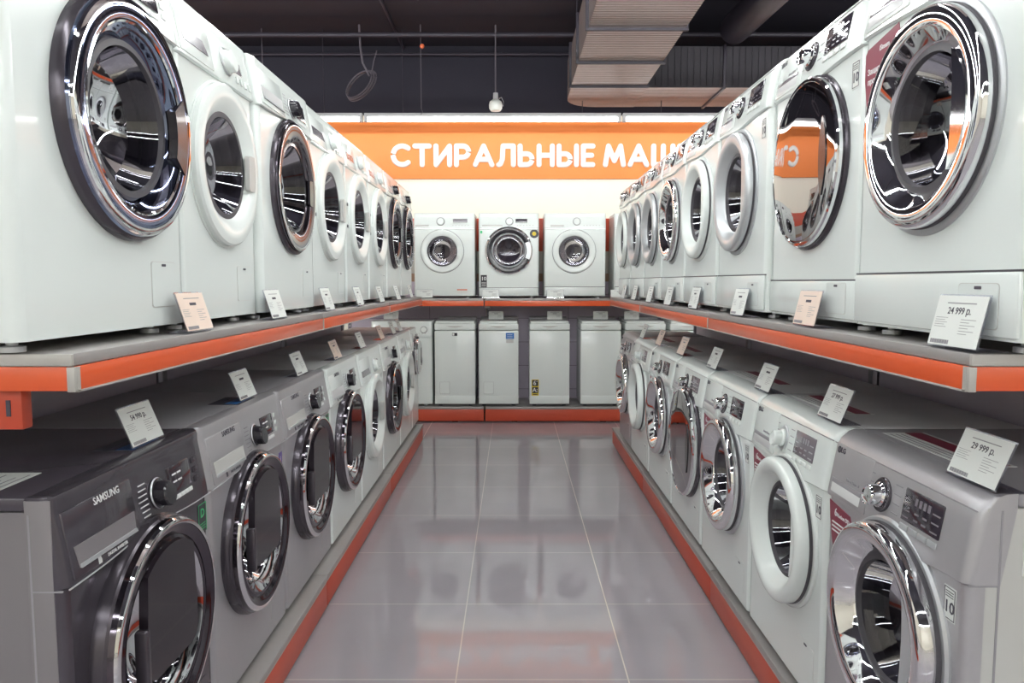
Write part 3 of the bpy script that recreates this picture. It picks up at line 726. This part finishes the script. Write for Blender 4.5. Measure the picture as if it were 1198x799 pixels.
def tl_yellow(root, hx, H):
    b = MB().box(-hx + .022, -hx + .092, -.0015, 0, .105, .265).build('capacity_sticker', 'yellow', root)
    a = MB().box(-hx + .027, -hx + .087, -.002, -.001, .200, .260).build('capacity_field', 'stickd', b)
    c = MB().box(-hx + .027, -hx + .087, -.002, -.001, .130, .190).build('capacity_field', 'stickd', b)
    MB().text('6', .062, -hx + .052, .230, -.0022).box(-hx + .068, -hx + .082, -.0026, -.002, .245, .249).build('capacity_text', 'inkw', b)
    MB().text('A:', .058, -hx + .056, .160, -.0022).build('capacity_text', 'inkw', b)
    MB().box(-hx + .034, -hx + .08, -.002, -.001, .113, .121).build('capacity_text', 'stickd', b)
GT = 'slim top loading washers on the far plinth'
toploader('slim white top loader with small dark badge, beside the far left front loader', -.776, -.376, GT, (tl_hatch, tl_badge))
toploader('slim white top loader with blue sticker on the far plinth', -.341, .052, GT, (tl_hatch, tl_blue))
toploader('slim white top loader with yellow and black sticker on the far plinth', .160, .556, GT, (tl_yellow,))
toploader('slim white top loader without stickers, right of the yellow-stickered one', .664, 1.062, GT)
toploader('slim white top loader on the far plinth, behind the right row and mostly hidden', 1.10, 1.50, GT)
toploader('white top loader in the far right corner, only its lid edge showing', 1.54, 1.92, GT)

# ---------------------------------------------------------------- shelving bays
def bay(label, x_front, side, y0, y1, first, last, group, so):
    """one shelving bay of a side row; side = -1 left, +1 right; local frame: front edge at x=0 facing -x for the right row"""
    root = empty('shelving_bay', label, 'shelving', (x_front, y0, 0), 0, group)
    s = side; L = y1 - y0; Dp = .70
    def B(xa, xb, *a, **k):
        lo, hi = sorted((s * xa, s * xb)); return MB().box(lo, hi, *a, **k)
    # plinth
    B(.0, Dp, .002, L - .002, .128, ZP - .002, .003).build('plinth_deck', 'shelf', root)
    kp = B(.004, .018, .003, L - .003, .012, .126, .002).build('kick_board', 'orangep', root)
    B(.003, .012, .003, L - .003, .118, .127, .001).build('kick_edge', 'shelfl', kp)
    for f in (.2, .8):
        q = B(.012, .05, L * f - .03, L * f + .03, .0, .022, .004); q.build('leveling_foot', 'black', root)
    # shelf
    zt, zb = ZS - .002, ZS - .069
    B(so, Dp, .002, L - .002, zt - .022, zt, .002).build('shelf_board', 'shelf', root)
    r = B(so - .003, so + .004, .003, L - .003, zb, zt - .0235, .001).build('price_rail', 'orange', root)
    B(so - .0045, so + .004, .003, L - .003, zb - .003, zb + .001).build('rail_lip', 'shelfl', r)
    B(so - .0045, so + .004, .002, .012, zb - .002, zt - .024).build('rail_end', 'shelfl', r)
    if first:
        B(so + .004, Dp - .05, -.004, .004, zb, zt - .0235, .001).build('end_rail', 'orange', root)
        B(so, Dp, -.006, .002, zt - .022, zt - .0005, .001).build('end_edge', 'shelfl', root)
        B(so - .004, so + .010, -.006, .010, zb - .002, zt - .024, .001).build('corner_post', 'shelfl', root)
    # back panel, uprights and brackets
    B(Dp - .012, Dp, .01, L - .01, ZP, 1.95).build('back_panel', 'bpanel', root)
    q = MB()
    for yy in ([.03] if not last else [.03, L - .03]):
        lo, hi = sorted((s * (Dp - .03), s * (Dp + .03))); q.box(lo, hi, yy - .02, yy + .02, .0, 1.97, .003)
    q.build('upright', 'upr', root)
    for yy in ([.03, L - .05]):
        lo, hi = sorted((s * .10, s * (Dp - .012)))
        xs = [(s * .10, zb + .03), (s * .10, zb + .012), (s * (Dp - .012), zb - .055), (s * (Dp - .012), zb + .05)]
        MB().prism(xs, yy - .012, yy + .012).build('shelf_bracket', 'orangep' if (first and yy < .1) or (last and yy > .1) else 'clip', root)
    B(.22, .34, L * .42, L * .42 + .26, zb - .030, zb + .02, .003).build('shelf_clip', 'clip', root)
    if first:
        e = B(.11, .17, .02, .05, zb - .075, zb + .005, .004).build('end_bracket', 'orangep', root)
        B(.13, .138, .018, .03, zb - .05, zb - .02).build('bracket_slot', 'ink', e)
    if not first:
        B(.08, .18, .01, .12, zb - .012, zb + .02, .003).build('joint_clip', 'clip', root)
    return root
GB = 'shelving bays of the left row'
XL, XR = -.785, .842
bay('near bay of the left shelving row, grey shelf with orange edge strips', XL, -1, 1.30, 3.01, 1, 0, GB, .0)
bay('middle bay of the left shelving row, grey shelf with orange edge strips', XL, -1, 3.01, 4.64, 0, 0, GB, .0)
bay('far bay of the left shelving row, grey shelf with orange edge strips', XL, -1, 4.64, 6.30, 0, 1, GB, .0)
GB = 'shelving bays of the right row'
bay('near bay of the right shelving row, grey shelf with orange edge strips', XR, 1, 1.30, 3.05, 1, 0, GB, -.027)
bay('middle bay of the right shelving row, grey shelf with orange edge strips', XR, 1, 3.05, 4.70, 0, 0, GB, -.027)
bay('far bay of the right shelving row, bare plinth corner at its far end', XR, 1, 4.70, 6.16, 0, 1, GB, -.027)

def farbay(label, x0, x1):
    root = empty('shelving_bay', label, 'shelving', (x0, 7.145, 0), 0, 'shelving bays along the far wall')
    L = x1 - x0; Dp = .58
    MB().box(.003, L - .003, .0, Dp, .130, .152, .003).build('plinth_deck', 'shelf', root)
    MB().box(.004, L - .004, .004, .018, .012, .130, .002).build('kick_board', 'orangep', root)
    for f in (.2, .8): MB().box(L * f - .03, L * f + .03, .012, .05, 0, .022, .004).build('leveling_foot', 'black', root)
    MB().box(.002, L - .002, .0, Dp, 1.200, 1.222, .002).build('shelf_board', 'shelf', root)
    MB().box(.003, L - .003, -.003, .004, 1.146, 1.199, .001).build('price_rail', 'orange', root)
    MB().box(.0, L, Dp - .012, Dp, ZP, 1.385, 0).build('back_panel', 'perf', root)
    MB().box(.0, L, Dp - .012, Dp, 1.385, 1.47, 0).build('tan_panel', mtan, root)
    MB().box(.0, L, Dp - .012, Dp, 1.47, 1.70, 0).build('pale_panel', 'shelfl', root)
    MB().box(.0, L, Dp - .02, Dp, 1.70, 2.04, .003).build('header_panel', 'orangep', root)
    q = MB().box(.0, .04, Dp - .03, Dp + .02, 0, 2.0, .002); q.build('upright', 'upr', root)
    q = MB()
    for k in range(22): q.box(.014, .026, Dp - .0315, Dp - .029, .2 + k * .043, .222 + k * .043)
    q.build('upright_slot', 'ink', root)
    b = MB().box(.0, .04, .04, .40, 1.125, 1.145, .003); b.build('joint_clip', 'clip', root)
mtan = mat('tan_panel', (.33, .20, .13), .5, noise=.05)
farbay('left bay of the far shelving, behind the far left front loader', -1.74, -.287)
farbay('central bay of the far shelving with the long orange kick board', -.280, 1.18)
farbay('right bay of the far shelving, behind the right row', 1.187, 2.65)

# ---------------------------------------------------------------- price tags
TAGN = 0
def price_tag(label, loc, rz, price=None, peach=False, near=True, group=None, tilt=.38, W=.15, H=.098):
    root = empty('price_tag', label, 'price tag', loc, rz, group)
    c, q = math.cos(tilt), math.sin(tilt)
    T = Matrix.Translation((0, 0, .004)) @ Matrix.Rotation(-tilt, 4, 'X')
    h = MB().box(-W / 2 - .003, W / 2 + .003, .0012, .003, 0, H + .003).xf(T)
    h.box(-W / 2 - .003, W / 2 + .003, .0, .058, .0005, .0025)
    h.box(-W / 2 - .003, W / 2 + .003, -.002, -.0012, 0, .010) if False else None
    hold = h.build('acrylic_holder', 'acryl', root)
    cd = MB().box(-W / 2, W / 2, -.0004, .0008, .002, H).xf(T).build('price_card', 'paperp' if peach else 'paper', root)
    b = MB()
    if near:
        b.box(-W * .28, W * .30, -.0009, -.0004, H * .845, H * .865)
        for k in range(5): b.box(-W * .45, -W * (.20 + .05 * (k % 2)), -.0009, -.0004, H * (.56 - k * .045), H * (.568 - k * .045))
        for k in range(6): b.box(W * .08, W * (.25 + .12 * ((k + 1) % 2)), -.0009, -.0004, H * (.54 - k * .055), H * (.55 - k * .055))
        x = -W * .45
        for k in range(22):
            w = W * .012 * (1 + (k * 5 % 3) * .5); b.box(x, x + w * .6, -.0009, -.0004, H * .05, H * .13); x += w
        b.xf(T); b.build('fine_print', 'inkg', cd)
        b = MB().text(price, .0185, 0, H * .70, -.0005, .0003) if price else MB().box(-W * .12, W * .12, -.0009, -.0004, H * .67, H * .74)
        b.xf(T); b.build('price_text', 'ink', cd)
    else:
        b.box(-W * .12, W * .14, -.0012, -.0004, H * .68, H * .74); b.box(-W * .3, W * .3, -.0012, -.0004, H * .84, H * .865)
        for k in range(3): b.box(W * .1, W * .36, -.0012, -.0004, H * (.5 - k * .1), H * (.52 - k * .1))
        b.xf(T); b.build('price_print', 'inkg', cd)
    return root
G = 'price tags along the left shelf edge'
for k, (y, pr, pe, lb) in enumerate([
        (1.848, None, True, 'peach price tag in clear stand below the blue-rimmed washer, left upper shelf'),
        (2.476, None, False, 'white price tag on the left upper shelf, left of the nearest black-doored washer'),
        (3.17, None, False, 'white price tag on the left upper shelf just beyond the nearest black-doored washer'),
        (3.81, None, False, 'fourth price tag from the near end of the left upper shelf'),
        (4.43, None, False, 'fifth price tag from the near end of the left upper shelf'),
        (5.07, None, False, 'price tag second from the far end of the left upper shelf'),
        (5.72, None, False, 'price tag at the far end of the left upper shelf')]):
    price_tag(lb, (-.788, y, ZS), RL, pr, pe, k < 4, G, tilt=.3)
G = 'price tags along the right shelf edge'
for k, (y, pr, pe, lb) in enumerate([
        (1.362, '24 999 р.', False, 'price tag reading 24 999 at the near end of the right upper shelf'),
        (2.06, None, True, 'peach tinted price tag under the mirrored disc door, right upper shelf'),
        (2.68, None, False, 'white price tag under the satin ring washer, right upper shelf'),
        (3.345, None, False, 'fourth price tag from the near end of the right upper shelf'),
        (3.90, None, False, 'fifth price tag from the near end of the right upper shelf'),
        (4.44, None, False, 'sixth price tag from the near end of the right upper shelf'),
        (5.0, None, False, 'price tag second from the far end of the right upper shelf'),
        (5.48, None, False, 'price tag at the far end of the right upper shelf')]):
    price_tag(lb, (.815, y, ZS), RR, pr, pe, k < 4, G, tilt=.22)
ZL = ZP + .836
G = 'price tags on the left plinth washers'
for k, (y, pr, pe, lb) in enumerate([
        (1.736, '54 990 р.', False, 'price tag standing on the dark graphite washer'),
        (2.42, None, False, 'price tag standing on the first silver washer, left row'),
        (3.06, None, False, 'price tag standing on the second silver washer, left row'),
        (3.70, None, True, 'part peach price tag on the first white washer of the left plinth'),
        (4.32, None, False, 'price tag on the white-doored washer after the first white one, left plinth'),
        (4.98, None, True, 'peach edged price tag third from the far end, left plinth washers'),
        (5.48, None, False, 'price tag second from the far end on the left plinth washers'),
        (5.80, None, False, 'price tag at the far end on the left plinth washers')]):
    price_tag(lb, (-.895, y + .04, ZL), RL, pr, pe, k < 4, G)
G = 'price tags on the right plinth washers'
for k, (y, pr, pe, lb) in enumerate([
        (1.42, '29 999 р.', False, 'price tag reading 29 999 on the near silver washer, right plinth'),
        (2.07, '27 999 р.', False, 'price tag on the thick white ring washer, right plinth'),
        (2.64, None, False, 'price tag on the chrome-doored white washer, third along the right plinth'),
        (3.32, None, False, 'price tag on the washer with big mirrored door, right plinth'),
        (3.95, None, True, 'part peach price tag fifth from the near end, right plinth washers'),
        (4.56, None, True, 'part peach price tag on the far white ring washer, right plinth'),
        (5.14, None, False, 'price tag on the far silver washer, right plinth')]):
    price_tag(lb, (.900, y, ZL), RR, pr, pe, k < 4, G)
G = 'price tags on the far shelving'
for x, lb in ((-.865, 'price tag below the left washer on the far upper shelf'), (-.222, 'price tag below the black-ringed washer on the far upper shelf'), (.41, 'price tag below the third washer on the far upper shelf'), (1.03, 'price tag at the right corner of the far upper shelf')):
    price_tag(lb, (x, 7.152, ZF - .001), 0, None, False, False, G, tilt=.2, W=.16, H=.08)
for x, lb in ((-1.24, 'price tag on the far left front loader'), (-.175, 'price tag on the blue-stickered top loader'), (.42, 'price tag on the yellow-stickered top loader'), (.885, 'price tag on the top loader without stickers'), (1.20, 'price tag on the half hidden top loader by the right row')):
    price_tag(lb, (x, 7.42, .154 + .843), 0, None, False, False, G, tilt=.2, W=.15, H=.085)
# loose energy sheet lying on the graphite washer
b = MB().box(-.13, .13, -.055, .055, 0, .0012); o = b.build('paper_sheet', 'paper'); o.location = (-1.03, 1.36, ZL + .0005); o.rotation_euler = (0, 0, PI / 2 + .02)
tag(o, 'white printed sheet lying on the lid of the dark graphite washer', 'paper')
q = MB()
for k in range(6): q.box(-.11, .11 - .02 * (k % 3), -.045 + k * .016, -.042 + k * .016, .0012, .0016)
q.build('sheet_print', 'inkg', o)

# ---------------------------------------------------------------- room
YW = 7.76
struct('floor', MB().box(-7, 7, -8, 8.2, -.1, 0), 'floor')
struct('ceiling', MB().box(-7, 7, -8, 8.2, 3.80, 3.9), 'ceil')
struct('wall_back', MB().box(-7, 7, YW, YW + .1, 0, 3.10), 'cream')
struct('wall_upper', MB().box(-7, 7, YW - .0, YW + .1, 3.10, 3.80), 'dwall')
struct('wall_left', MB().box(-7.1, -7, -8, 8.2, 0, 3.80), 'cream')
struct('wall_right', MB().box(7, 7.1, -8, 8.2, 0, 3.80), 'cream')
struct('wall_front', MB().box(-7, 7, -8.1, -8, 0, 3.80), 'cream')
# sign band with raised round letters
sg = empty('sign_board', 'long orange sign board with raised white Cyrillic letters on the far wall', 'sign', (0, YW, 2.45))
MB().box(-6.9, 6.9, -.03, 0, 0, .58, .003).build('board', 'band', sg)
def stroke_letter(paths, w, x0, z0, sx, sz):
    """puffy round-ended strokes, flattened towards the board"""
    b = MB()
    for p in paths:
        pts = [(x0 + x * sx, 0, z0 + z * sz) for x, z in p]
        pts = [q for i, q in enumerate(pts) if i == 0 or (Vector(q) - Vector(pts[i - 1])).length > 1e-5]
        closed = len(pts) > 2 and abs(pts[0][0] - pts[-1][0]) + abs(pts[0][2] - pts[-1][2]) < 1e-5
        run = []
        for i, q in enumerate(pts):           # straight runs between sharp corners, so that the sweep keeps its width
            run.append(q)
            if 0 < i < len(pts) - 1:
                u = Vector(q) - Vector(pts[i - 1]); v = Vector(pts[i + 1]) - Vector(q)
                if u.angle(v) > .5: b.tube(run, w, 14); run = [q]
        b.tube(run, w, 14)
        for q in pts[:: max(1, len(pts) - 1)] + ([] if len(pts) > 12 else pts[1:-1]):
            b.merge_ball(q, w * .995)
        if len(pts) > 12:
            for i in range(1, len(pts) - 1):
                u = Vector(pts[i]) - Vector(pts[i - 1]); v = Vector(pts[i + 1]) - Vector(pts[i])
                if u.angle(v) > .5: b.merge_ball(pts[i], w * .995)
    for v in b.bm.verts:
        t = -v.co.y / w
        v.co.y = -.038 - .020 * (abs(t) ** .6) * (1 if t > 0 else -1) 
    return b
def arc(cx, cz, r, a0, a1, n=18, rz=None): return [(cx + r * math.cos(math.radians(a0 + (a1 - a0) * i / n)), cz + (rz or r) * math.sin(math.radians(a0 + (a1 - a0) * i / n))) for i in range(n + 1)]
GLY = {  # unit height 1, widths as listed
 'С': (.82, [arc(.5, .5, .5, 50, 310, 22)]),
 'Т': (.78, [[(0, 1), (.78, 1)], [(.39, 1), (.39, 0)]]),
 'И': (.74, [[(0, 1), (0, 0), (.74, 1), (.74, 0)]]),
 'Р': (.66, [[(0, 0), (0, 1), (.36, 1)] + arc(.36, .70, .30, 90, -90, 14) + [(0, .40)]]),
 'А': (.90, [[(0, 0), (.45, 1), (.90, 0)], [(.17, .28), (.73, .28)]]),
 'Л': (.80, [[(0, 0), (.10, .05), (.20, .30), (.24, 1), (.80, 1), (.80, 0)]]),
 'Ь': (.66, [[(0, 1), (0, 0), (.36, 0)] + arc(.36, .29, .29, -90, 90, 14) + [(0, .58)]]),
 'Н': (.72, [[(0, 1), (0, 0)], [(.72, 1), (.72, 0)], [(0, .5), (.72, .5)]]),
 'Ы': (.95, [[(0, 1), (0, 0), (.32, 0)] + arc(.32, .29, .29, -90, 90, 14) + [(0, .58)], [(.95, 1), (.95, 0)]]),
 'Е': (.52, [[(.52, 1), (0, 1), (0, 0), (.52, 0)], [(0, .5), (.46, .5)]]),
 'М': (.98, [[(0, 0), (.16, 1), (.49, .22), (.82, 1), (.98, 0)]]),
 'Ш': (1.05, [[(0, 1), (0, 0), (1.05, 0), (1.05, 1)], [(.525, 1), (.525, 0)]]),
}
lh = .190; lx = -1.245; lw = .0275; lz = .142
for ch in 'СТИРАЛЬНЫЕ МАШИНЫ':
    if ch == ' ': lx += .06; continue
    w, ps = GLY[ch]
    stroke_letter(ps, lw, lx, lz, lh, lh).build('letter', 'letter', sg)
    lx += w * lh * 1.0 + .0705

# lamp lines: slim housings with a bare tube below
def lamp(label, x0, x1, y, z, group='linear lamps in view', tm='tube'):
    root = empty('linear_lamp', label, 'lamp', ((x0 + x1) / 2, y, z), 0, group)
    h = (x1 - x0) / 2
    MB().box(-h, h, -.03, .03, .028, .062, .004).build('housing', 'lampb', root)
    MB().tube([(-h + .03, 0, .004), (h - .03, 0, .004)], .020, 10).build('tube', tm, root)
    for sx in (-1, 1): MB().box(sx * (h - .015) - .015, sx * (h - .015) + .015, -.022, .022, -.02, .03, .003).build('end_cap', 'lampb', root)
    q = MB()
    for sx in (-.7, .7): q.tube([(sx * h, 0, .06), (sx * h, 0, (3.128 if y > 6 and (x0 + x1) / 2 + sx * h > .5 else 3.80) - z)], .004, 6)
    q.build('hanger', 'pipe', root)
for k, (x0, lb) in enumerate(((-6.45, 'lit linear lamp over the far wall, outermost on the left'), (-3.95, 'lit linear lamp over the far wall, left of the first joint'), (-1.45, 'long lit linear lamp over the sign letters on the far wall'), (1.05, 'lit linear lamp over the right end of the orange sign board'), (3.55, 'lit linear lamp over the far wall, outermost on the right'))):
    lamp(lb, x0 + .01, x0 + 2.49, 7.25, 2.945, 'linear lamps above the sign board')
for k, (y, nm) in enumerate(((4.1, 'nearest the far wall'), (2.5, 'extra row added above the middle'), (.9, 'above the near ends of the rows'), (-2.2, 'behind the camera end'), (-5.3, 'at the front of the shop'))):  # row above the middle is added to carry light deeper
    for x0, sd in ((-6.0, 'left'), (-2.0, 'middle'), (2.0, 'right')):
        lamp('ceiling line lamp over the shop floor, %s section, %s' % (sd, nm), x0 + .02, x0 + 3.98, y, 3.06, 'linear lamps over the shop floor', 'tubem')

# duct: runs towards the camera, then turns right along the far wall
zd = 3.13
du = empty('air_duct', 'ribbed metal air duct turning right along the far wall', 'air duct', (0, 0, zd))
b = MB()
x0, x1, yn, ye = .52, 1.19, 1.5, 6.75
b.box(x0, x1, yn, ye, 0, .36)
b.build('straight_duct', 'duct', du)
b = MB(); pts = []
for i in range(9):
    a = PI - (PI / 2) * i / 8; pts.append((x0 + .30 + .30 * math.cos(a), 7.20 + .32 * math.sin(a)))
pts = [(x0, ye)] + pts + [(x1 + .02, 7.52), (x1 + .02, ye)]
b.extz(pts, 0.0, .36); b.build('elbow', 'duct', du)
b = MB().box(x1 + .02, 6.5, 6.78, 7.52, 0.004, .36); b.build('cross_duct', 'duct', du)
b = MB()
for k in range(90): b.box(x1 + .03 + k * .058, x1 + .05 + k * .058, 6.765, 6.785, .01, .35)
o = b.build('duct_rib', 'ductd', du)
b = MB().box(x1 + .02, 6.5, 6.772, 6.780, .0, .36); b.build('duct_face', 'ductd', du)
for yy in (2.6, 3.6, 4.45, 5.22, 6.0, 6.72):
    b = MB().box(x0 - .022, x1 + .022, yy - .012, yy + .012, -.018, .378, .003); b.build('flange', 'pipe', du)
for xx in (1.9, 2.9, 3.9): MB().box(xx - .012, xx + .012, 6.755, 7.535, -.015, .375, .003).build('flange', 'pipe', du)
for yy in (3.6, 6.0):
    for xx in (x0 - .015, x1 + .015): MB().tube([(xx, yy, .3), (xx, yy, 3.80 - zd)], .006, 6).build('hanger', 'pipe', du)
# second, plain dark duct further right
o = MB().tube([(2.25, 1.0, 3.62), (1.93, 6.60, 3.58)], .13, 16).build('round_duct', 'pipe'); tag(o, 'dark round ceiling duct right of the ribbed one', 'air duct')
# pipes under the ceiling
o = MB().tube([(-5, 7.0, 3.665), (6, 7.0, 3.665)], .022, 10).build('ceiling_pipe', 'pipe'); tag(o, 'dark pipe running across below the ceiling before the far wall', 'pipe')
o = MB().tube([(-5, YW - .06, 3.70), (6, YW - .06, 3.70)], .016, 8).build('ceiling_conduit', 'pipe'); tag(o, 'thin dark conduit along the top of the far wall', 'conduit')
o = MB().tube([(-1.13, 1.0, 3.775), (-1.13, YW - .02, 3.775)], .014, 8).build('ceiling_cable', 'pipe'); tag(o, 'dark cable running along the ceiling towards the far wall', 'cable')
# hanging rods
def rod(label, x, y, z0, name='hanging_rod'):
    o = MB().tube([(x, y, z0), (x, y, 3.79)], .0045, 6); o.lathe([(0, 0), (.02, 0), (.02, .02), (0, .02)], 0, 0, 0, 8) if False else None
    o.tube([(x, y, z0), (x + .012, y, z0 - .03), (x - .006, y, z0 - .06)], .004, 6)
    o = o.build(name, 'cable'); tag(o, label, 'rod'); return o
o = rod('thin hanging rod with an orange cap left of the sensor', -.872, 7.10, 3.02)
MB().lathe([(0, -.022), (.016, -.015), (.022, 0), (.016, .015), (0, .022)], 0, 0, 0, 14).xf(Matrix.Translation((-.857, 7.09, 3.59))).build('orange_cap', 'dot', o)
rod('thin hanging rod above the near left washers', -2.40, 7.2, 3.40)
se = empty('pendant_sensor', 'white pendant sensor hanging on a rod before the lamps', 'sensor', (-.164, 6.95, 2.975))
MB().tube([(0, 0, .14), (0, 0, .76)], .007, 8).build('rod', 'cable', se)
MB().lathe([(0, .15), (.022, .15), (.024, .09), (.022, .085), (.0, .085)], 0, 0, 0, 16).xf(Matrix.Rotation(-PI / 2, 4, 'X')).build('socket', 'lampb', se)
MB().lathe([(0, .092), (.03, .09), (.055, .07), (.062, .045), (.060, .01), (.045, -.012), (0, -.015)], 0, 0, 0, 24).xf(Matrix.Rotation(-PI / 2, 4, 'X')).build('housing', 'sensor', se)
MB().tube([(.03, 0, .10), (.055, 0, .11), (.075, 0, .07), (.07, 0, .03)], .004, 6).build('wire', 'lampb', se)
# coiled cable
cc = MB()
for t in range(4):
    pts = []
    for i in range(36):
        a = 2 * PI * i / 36
        u = .155 * math.cos(a) * (1 + .05 * t); v = .075 * math.sin(a) * (1 + .12 * (t % 2))
        pts.append((-1.46 + u * math.cos(.8) - v * math.sin(.8) + .006 * t, 7.1 + .02 * t, 3.245 + u * math.sin(.8) + v * math.cos(.8)))
    cc.tube(pts, .0065, 6, True)
cc.tube([(-1.45, 7.1, 3.79), (-1.44, 7.1, 3.58), (-1.42, 7.1, 3.44), (-1.38, 7.1, 3.36), (-1.36, 7.1, 3.32)], .010, 6)
cc.tube([(-1.29, 7.12, 3.56), (-1.32, 7.12, 3.46), (-1.34, 7.12, 3.36)], .006, 6)
o = cc.build('cable_coil', 'cable'); tag(o, 'coil of loose cable hanging from the ceiling at left', 'cable')
o = MB().lathe([(0, 0), (.05, 0), (.055, .012), (.04, .035), (0, .04)], 0, 0, 0, 24).xf(Matrix.Translation((1.53, 5.55, 3.54)) @ Matrix.Rotation(PI / 2, 4, 'X')).build('smoke_detector', 'sensor')
o.location = (0, 0, 0); tag(o, 'small round white detector beside the ribbed duct', 'detector')
MB().tube([(1.53, 5.55, 3.57), (1.53, 5.55, 3.79)], .01, 8).build('stem', 'pipe', o)
o = MB().lathe([(0, -.02), (.018, -.012), (.02, .0), (.018, .012), (0, .02)], 0, 0, 0, 14).xf(Matrix.Translation((1.75, 7.748, 3.62))).build('alarm_light', 'redd'); tag(o, 'tiny red alarm light high on the dark wall by the duct', 'alarm')

# ---------------------------------------------------------------- world, camera, view
w = bpy.data.worlds.new('World'); SC.world = w; w.use_nodes = True
w.node_tree.nodes['Background'].inputs[0].default_value = (.5, .5, .55, 1); w.node_tree.nodes['Background'].inputs[1].default_value = .05
cam = bpy.data.cameras.new('Camera'); co = bpy.data.objects.new('Camera', cam); COL.objects.link(co)
cam.sensor_width = 36; cam.lens = 857 / 1198 * 36; cam.shift_x = -1.5 / 1198; cam.clip_start = .05
co.location = (0, 0, 1.384); co.rotation_euler = (PI / 2 - math.atan(70 / 857), 0, 0)
SC.camera = co
SC.view_settings.view_transform = 'Standard'; SC.view_settings.look = 'None'; SC.view_settings.gamma = 1; SC.view_settings.use_curve_mapping = False
SC.view_settings.exposure = 0.08
